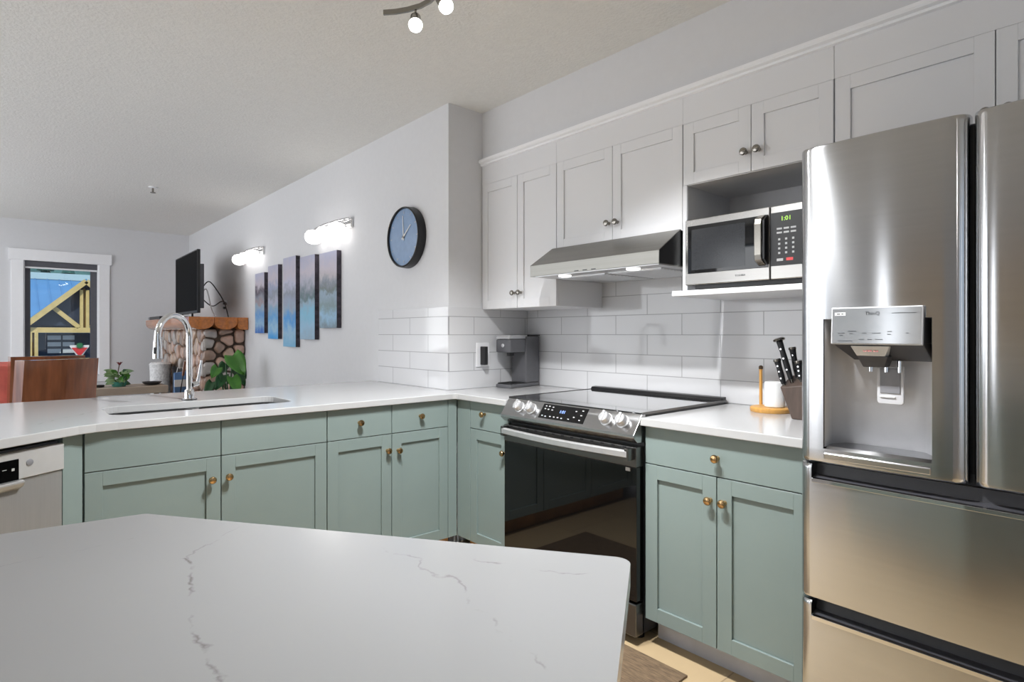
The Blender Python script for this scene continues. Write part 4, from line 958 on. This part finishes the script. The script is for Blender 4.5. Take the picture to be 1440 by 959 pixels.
B().box(-.03, -.006, -.015, .015, .012, .036).build('plug', 'black', so_, bevel=.003); B().box(-.03, -.006, -.015, .015, -.036, -.012).build('plug', 'black', so_, bevel=.003)

# ------------------------------------------------------------------ plants
def leaf(b, base, tip, wd, normal, droop=.25, lobes=False, n=8):
    base, tip = Vector(base), Vector(tip); ax = tip-base; ln = ax.length; ax.normalize(); nm = Vector(normal).normalized(); side = ax.cross(nm).normalized(); nm = side.cross(ax)
    def fn(u, v):
        k = u; wq = wd*math.sin(PI*min(1, k*.92+.08))**.7*(1-.45*k) if not lobes else wd*(math.sin(PI*(k*.86+.14))**.6)*(1-.5*k)
        s = (v-.5)*2; back = -.12*ln*abs(s)*(1-k) if lobes else 0
        return base+ax*(ln*k+back)+side*(s*wq)+nm*(abs(s)*wd*.25-droop*ln*k*k)
    b.grid(fn, n, 6)
pl = thing('potted_philodendron', (1.56, 5.62, 0), 'large heart-leaved green plant standing in front of the fireplace', 'plant')
B().lathe([(.09, 0), (.13, .01), (.16, .26), (.165, .30), (.15, .30), (.145, .27)]).build('pot', 'pot', pl, smooth=True)
B().lathe([(.144, .262), (.10, .272)]).build('soil', 'soil', pl)
LV = [((-.10, -.02, .93-.06), (-.17, -.1, .79), .055, (-.2, -1, .3), 'leaf'), ((.03, 0, .975), (.10, -.10, .80), .10, (-.3, -1, .45), 'leaf'),
      ((.06, .02, .86), (.13, -.04, .70), .06, (.1, -1, .3), 'leafd'), ((.10, .05, .93), (.16, .02, .76), .045, (.3, -1, .2), 'leafd'), ((-.04, .02, .80), (-.12, -.05, .68), .06, (-.2, -1, .5), 'leafd'),
      ((.02, -.03, .78), (.05, -.12, .64), .07, (0, -1, .5), 'leaf'), ((-.13, .04, .74), (-.2, 0, .62), .05, (-.4, -1, .4), 'leafd'), ((.0, .1, .90), (-.03, .15, .80), .06, (0, 1, .4), 'leafd')]
for i, (a, t, w_, nm, mt) in enumerate(LV):
    b = B(); leaf(b, a, t, w_, nm, .12, True); lo_ = b.build('leaf', mt, pl, smooth=True, solid=.003)
    B().tube([(0, 0, .26), (a[0]*.4, a[1]*.4, .26+(a[2]-.26)*.6), a], .006, 8).build('stalk', 'leafd', lo_)
p2 = thing('potted_flowering_plant', (.825, 6.35, .69), 'small pale-leaved plant with a dark red flower on the low console', 'plant')
B().lathe([(.045, 0), (.052, .004), (.06, .045), (.055, .045), (.05, .038)]).build('pot', 'teal', p2, smooth=True)
B().lathe([(.049, .036), (.03, .040)]).build('soil', 'soil', p2)
rnd = random.Random(4)
for i in range(34):
    a = 2*PI*i/34*3+rnd.random()*.5; r0 = .02+.02*rnd.random(); r1 = .07+.06*rnd.random(); z = .04+.11*rnd.random(); zt = max(.02, z+rnd.uniform(-.06, .03))
    b = B(); leaf(b, (math.cos(a)*r0, math.sin(a)*r0, z-.02), (math.cos(a)*r1, math.sin(a)*r1*.7, zt), .034, (math.cos(a)*.3, -1, .8), .15)
    b.build('leaf', ['leafp', 'leafp', 'leafp', 'leaf'][i % 4] if math.cos(a) < .2 else ['leafd', 'leaf', 'leafp'][i % 3], p2, smooth=True, solid=.002)
B().tube([(0, 0, .06), (-.008, 0, .13), (.003, -.01, .21)], .004, 8).build('flower_stem', 'stem', p2)
b = B()
for i in range(6):
    a = 2*PI*i/6; leaf(b, (.003, -.01, .195), (.003+math.cos(a)*.026, -.01+math.sin(a)*.02, .222), .012, (0, 0, 1), -.1)
b.build('flower', 'flower', p2, smooth=True, solid=.002)
cs = thing('console_table', (.90, 6.40, 0), 'low beige console behind the peninsula holding the small plant', 'table')
B().box(-.30, .29, -.20, .20, .625, .69).build('tabletop', 'beige', cs, bevel=.004)
for sx in (-.27, .26):
    for sy in (-.17, .17): B().box(sx-.02, sx+.02, sy-.02, sy+.02, 0, .6245).build('leg', 'beige', cs)
tag(B().lathe([(.02, 0), (.035, .004), (.04, .022), (.036, .022), (.03, .008)], (.68, 6.36, .69)).build('small_black_dish', 'black', smooth=True), 'small black dish at the left end of the console', 'dish')
tag(B().lathe([(.03, 0), (.06, .006), (.085, .03), (.08, .03), (.055, .012)], (1.09, 6.38, .69)).build('shallow_bowl', 'darkgrey', smooth=True), 'shallow dark bowl on the console right of the small plant', 'bowl')
bk = thing('storage_basket', (1.372, 7.55, .34), 'tall white wicker basket beside the stone fireplace', 'basket')
b = B(); b.lathe([(.075, 0), (.095, .01), (.105, .47), (.11, .48), (.10, .48), (.095, .45)], seg=28); b.build('basket_body', 'basket', bk, smooth=True)
B().lathe([(.108, .481), (.112, .49), (.09, .51), (.02, .515)]).build('basket_lid', 'basket', bk, smooth=True)
gb = thing('gift_bag', (1.375, 6.62, .34), 'blue and white paper bag standing on the hearth', 'bag')
b = B(); hexa(b, [(-.05, -.04, 0), (.05, -.04, 0), (.05, .04, 0), (-.05, .04, 0)], [(-.055, -.02, .44), (.055, -.02, .45), (.055, .02, .45), (-.055, .02, .44)]); b.build('bag_body', 'bluebag', gb, bevel=.004)
B().box(-.056, .056, -.0405, -.024, .30, .37).build('white_band', 'paper', gb)
B().tube([(-.03, 0, .44), (-.02, 0, .49), (.02, 0, .49), (.03, 0, .445)], .003, 8).build('handle', 'paper', gb)
fw = thing('fire_tool', (1.30, 6.42, .34), 'thin brown-handled fire tool leaning at the fireplace', 'fire tool')
B().tube([(0, 0, 0), (.06, .0, .42)], .005, 8).build('shaft', 'black', fw)
B().tube([(.06, 0, .42), (.075, 0, .56)], .012, 10).build('grip', 'chair', fw, smooth=True)

# ------------------------------------------------------------------ dining chairs and sofa
def chair(loc, rz, label):
    t = thing('dining_chair', loc, label, 'chair', 'brown wooden dining chairs', rz)
    # back: curved tall panel
    def seat_back(z0, z1, th):
        b = B(); n = 10; pr = []
        for i in range(n+1):
            u = -1+2*i/n; tw = .19
            pr.append((u*tw, .04*(u*u)))
        for (x, y), (x2, y2) in zip(pr, pr[1:]):
            hexa(b, [(x, y+.02, z0), (x2, y2+.02, z0), (x2, y2+.02+th, z0), (x, y+.02+th, z0)], [(x, y-.04, z1), (x2, y2-.04, z1), (x2, y2-.04+th, z1), (x, y-.04+th, z1)])
        bmesh.ops.remove_doubles(b.bm, verts=b.bm.verts, dist=1e-5); return b
    seat_back(.50, 1.03, .085).build('backrest', 'chair', t)
    B().box(-.21, .21, .0, .45, .43, .48).build('seat', 'chair', t, bevel=.01)
    for sx in (-.18, .18):
        for sy in (.03, .42): B().prism([(sx-.02, sy-.02), (sx+.02, sy-.02), (sx+.02, sy+.02), (sx-.02, sy+.02)], 'z', 0, .4295).build('leg', 'chair', t)
    return t
chair((.275, 4.12, 0), math.radians(26), 'nearer brown polished wood dining chair behind the peninsula')
chair((.245, 4.75, 0), math.radians(8), 'farther brown wood dining chair, only its top rail showing')
sf = thing('sofa', (-.75, 5.75, 0), 'pale blue sofa at the left edge behind the dining chairs', 'sofa')
B().box(-.95, .90, -.42, .45, .08, .42).build('seat_base', 'sofa', sf, bevel=.04)
B().box(-.95, .90, -.45, -.22, .42, .93).build('backrest', 'sofa', sf, bevel=.03)
B().box(-.95, .90, -.455, -.23, .93, .95).build('piping', 'sofab', sf, bevel=.008)
B().box(.70, .91, -.2, .45, .42, .62).build('armrest', 'sofa', sf, bevel=.03)
for sx in (-.85, .8):
    for sy in (-.36, .38): B().cyl((sx, sy, 0), (sx, sy, .085), .025).build('leg', 'stem', sf)
def thr(u, v):
    x = -.32+.47*u; s = v*1.0
    wob = .008*math.sin(u*17+v*5)
    if s < .55: return (x, 5.285-wob, .62+s*.58)
    k = (s-.55)/.45; return (x+.01*math.sin(9*k), 5.285+.27*k, .945+.025*math.sin(PI*k)+.0*k)
b = B(); b.grid(thr, 16, 18)
tag(b.build('throw_blanket', 'coral', smooth=True, solid=.012), 'coral red throw blanket draped over the pale blue sofa back', 'blanket')

# ------------------------------------------------------------------ outside the far window
struct(B().box(-60, 80, 9.5, 140, -4.3, -4.2).build('ground', 'ground'))
struct(B().prism([(70, -4.2), (140, 24), (140, -4.2)], 'x', -60, 80).build('hillside', 'hill'))
bl = thing('timber_building', (3.66, 43, -4.2), 'building with yellow timber gable and blue metal roof outside the window', 'building')
ob = (3.66, 43, -4.2)
B(ob).box(-14, 22, 42, 52, -4.2, 1.35).build('wall', 'facade', bl)
b = B(ob); b.prism([(41.2, 1.32), (48.5, 4.75), (48.7, 4.75), (56, 1.2), (56, 1.1), (41.2, 1.2)], 'x', -15, 23)
for i in range(60): 
    x = -15+i*.62
    b.prism([(41.2, 1.32), (48.5, 4.75), (48.5, 4.83), (41.2, 1.40)], 'x', x, x+.05)
b.build('roof', 'metalroof', bl)
B(ob).box(-15, 23, 48.3, 48.9, 4.7, 5.12).build('ridge_cap', 'snow', bl)
PK, HW = 4.2, 2.5
B(ob).prism([(3.66-HW, 1.6), (3.66, PK-.22), (3.66+HW, 1.6)], 'y', 40.5, 42.5).build('gable_wall', 'facade', bl)
B(ob).prism([(3.66-HW-.35, 1.45), (3.66-HW-.35, 1.60), (3.66, PK+.02), (3.66+HW+.35, 1.60), (3.66+HW+.35, 1.45), (3.66, PK-.10)], 'y', 39.9, 46).build('gable_roof', 'metalroof', bl)
def beam(p, q, th, dep, y, m_='timber', nm='beam'):
    p, q = Vector(p), Vector(q); d = (q-p).normalized(); n_ = Vector((-d.y, d.x))*th/2
    B(ob).prism([tuple(p-n_), tuple(q-n_), tuple(q+n_), tuple(p+n_)], 'y', y, y+dep).build(nm, m_, bl)
beam((3.66-HW-.2, 1.50), (3.66, PK-.12), .27, .2, 39.75, nm='rafter'); beam((3.66+HW+.2, 1.50), (3.66, PK-.12), .27, .2, 39.75, nm='rafter')
beam((3.66-HW-.1, 1.36), (3.66+HW+.1, 1.36), .28, .3, 40.05, nm='tie_beam')
for dx_ in (-.19, .08): beam((3.66+dx_, 1.5), (3.66+dx_, PK-.6), .15, .25, 40.05, nm='king_post')
beam((3.605, 1.5), (3.605, PK-.5), .12, .1, 40.32, 'timberd', 'king_post')
beam((2.14, 2.68), (3.36, 1.52), .22, .2, 40.05, nm='brace'); beam((5.16, 2.68), (3.90, 1.52), .22, .2, 40.05, nm='brace')
for xx in (1.27, 1.52, 5.75, 6.0): beam((xx, -4.2), (xx, 1.22), .15, .3, 40.05, nm='post')
beam((1.395, -4.2), (1.395, 1.22), .12, .1, 40.37, 'timberd', 'post')
for i, x in enumerate((-5, -1.5)): B(ob).box(x, x+2, 41.9, 42.0, -2.5, 1.0).build('shop_window', 'outwin', bl)
for (x0, x1) in ((2.08, 2.68), (2.76, 3.3)):
    for k in range(3): B(ob).box(x0, x1, 41.9, 41.99, .82-k*.38, 1.06-k*.38).build('shop_window', 'outwin', bl)
sg = thing('shop_sign', (3.42, 40.6, -.2), 'red and white triangular shop sign with green maple leaf on the dark facade', 'sign')
osg = (3.42, 40.6, -.2)
B(osg).prism([(2.98, .52), (3.86, .52), (3.86, .44), (3.46, -.22), (3.38, -.22), (2.98, .44)], 'y', 40.55, 40.6).build('backing', 'signwhite', sg)
B(osg).prism([(3.05, .38), (3.79, .38), (3.42, -.12)], 'y', 40.5, 40.549).build('triangle', 'signred', sg)
lf = []
for i in range(22):
    a = 2*PI*i/22; r = .19 if i % 2 == 0 else .12; lf.append((3.42+r*math.cos(a), .50+r*math.sin(a)))
B(osg).prism(lf, 'y', 40.44, 40.499).build('leaf', 'signgreen', sg)
B(osg).cyl((3.42, 40.575, -4.2), (3.42, 40.575, -.22), .04).build('sign_post', 'timberd', sg)
rnd = random.Random(11)
HL = ['tall', 'short', 'slender', 'broad']
for i in range(16):
    x = -6+i*2.4+rnd.uniform(-.2, .2); y = 73+(i % 3)*4; h = rnd.uniform(9, 13); z0 = -4.2+max(0, (y-70)*28.2/70)
    t = thing('conifer_tree', (x, y, z0), 'dark green conifer on the hillside behind the blue roof', 'tree', 'conifers on the hillside')
    b = B(); s = 7
    for k in range(s):
        r = (2.0-.25*k)*h/12; zz = h*(.12+.125*k)
        b.lathe([(r, 0), (r*.5, h*.09), (.05, h*.2)], (0, 0, zz), (0, 0, 1), 9)
    b.build('crown', 'forest', t); B().cyl((0, 0, -.5), (0, 0, h*.2), .2, 8).build('trunk', 'stem', t)
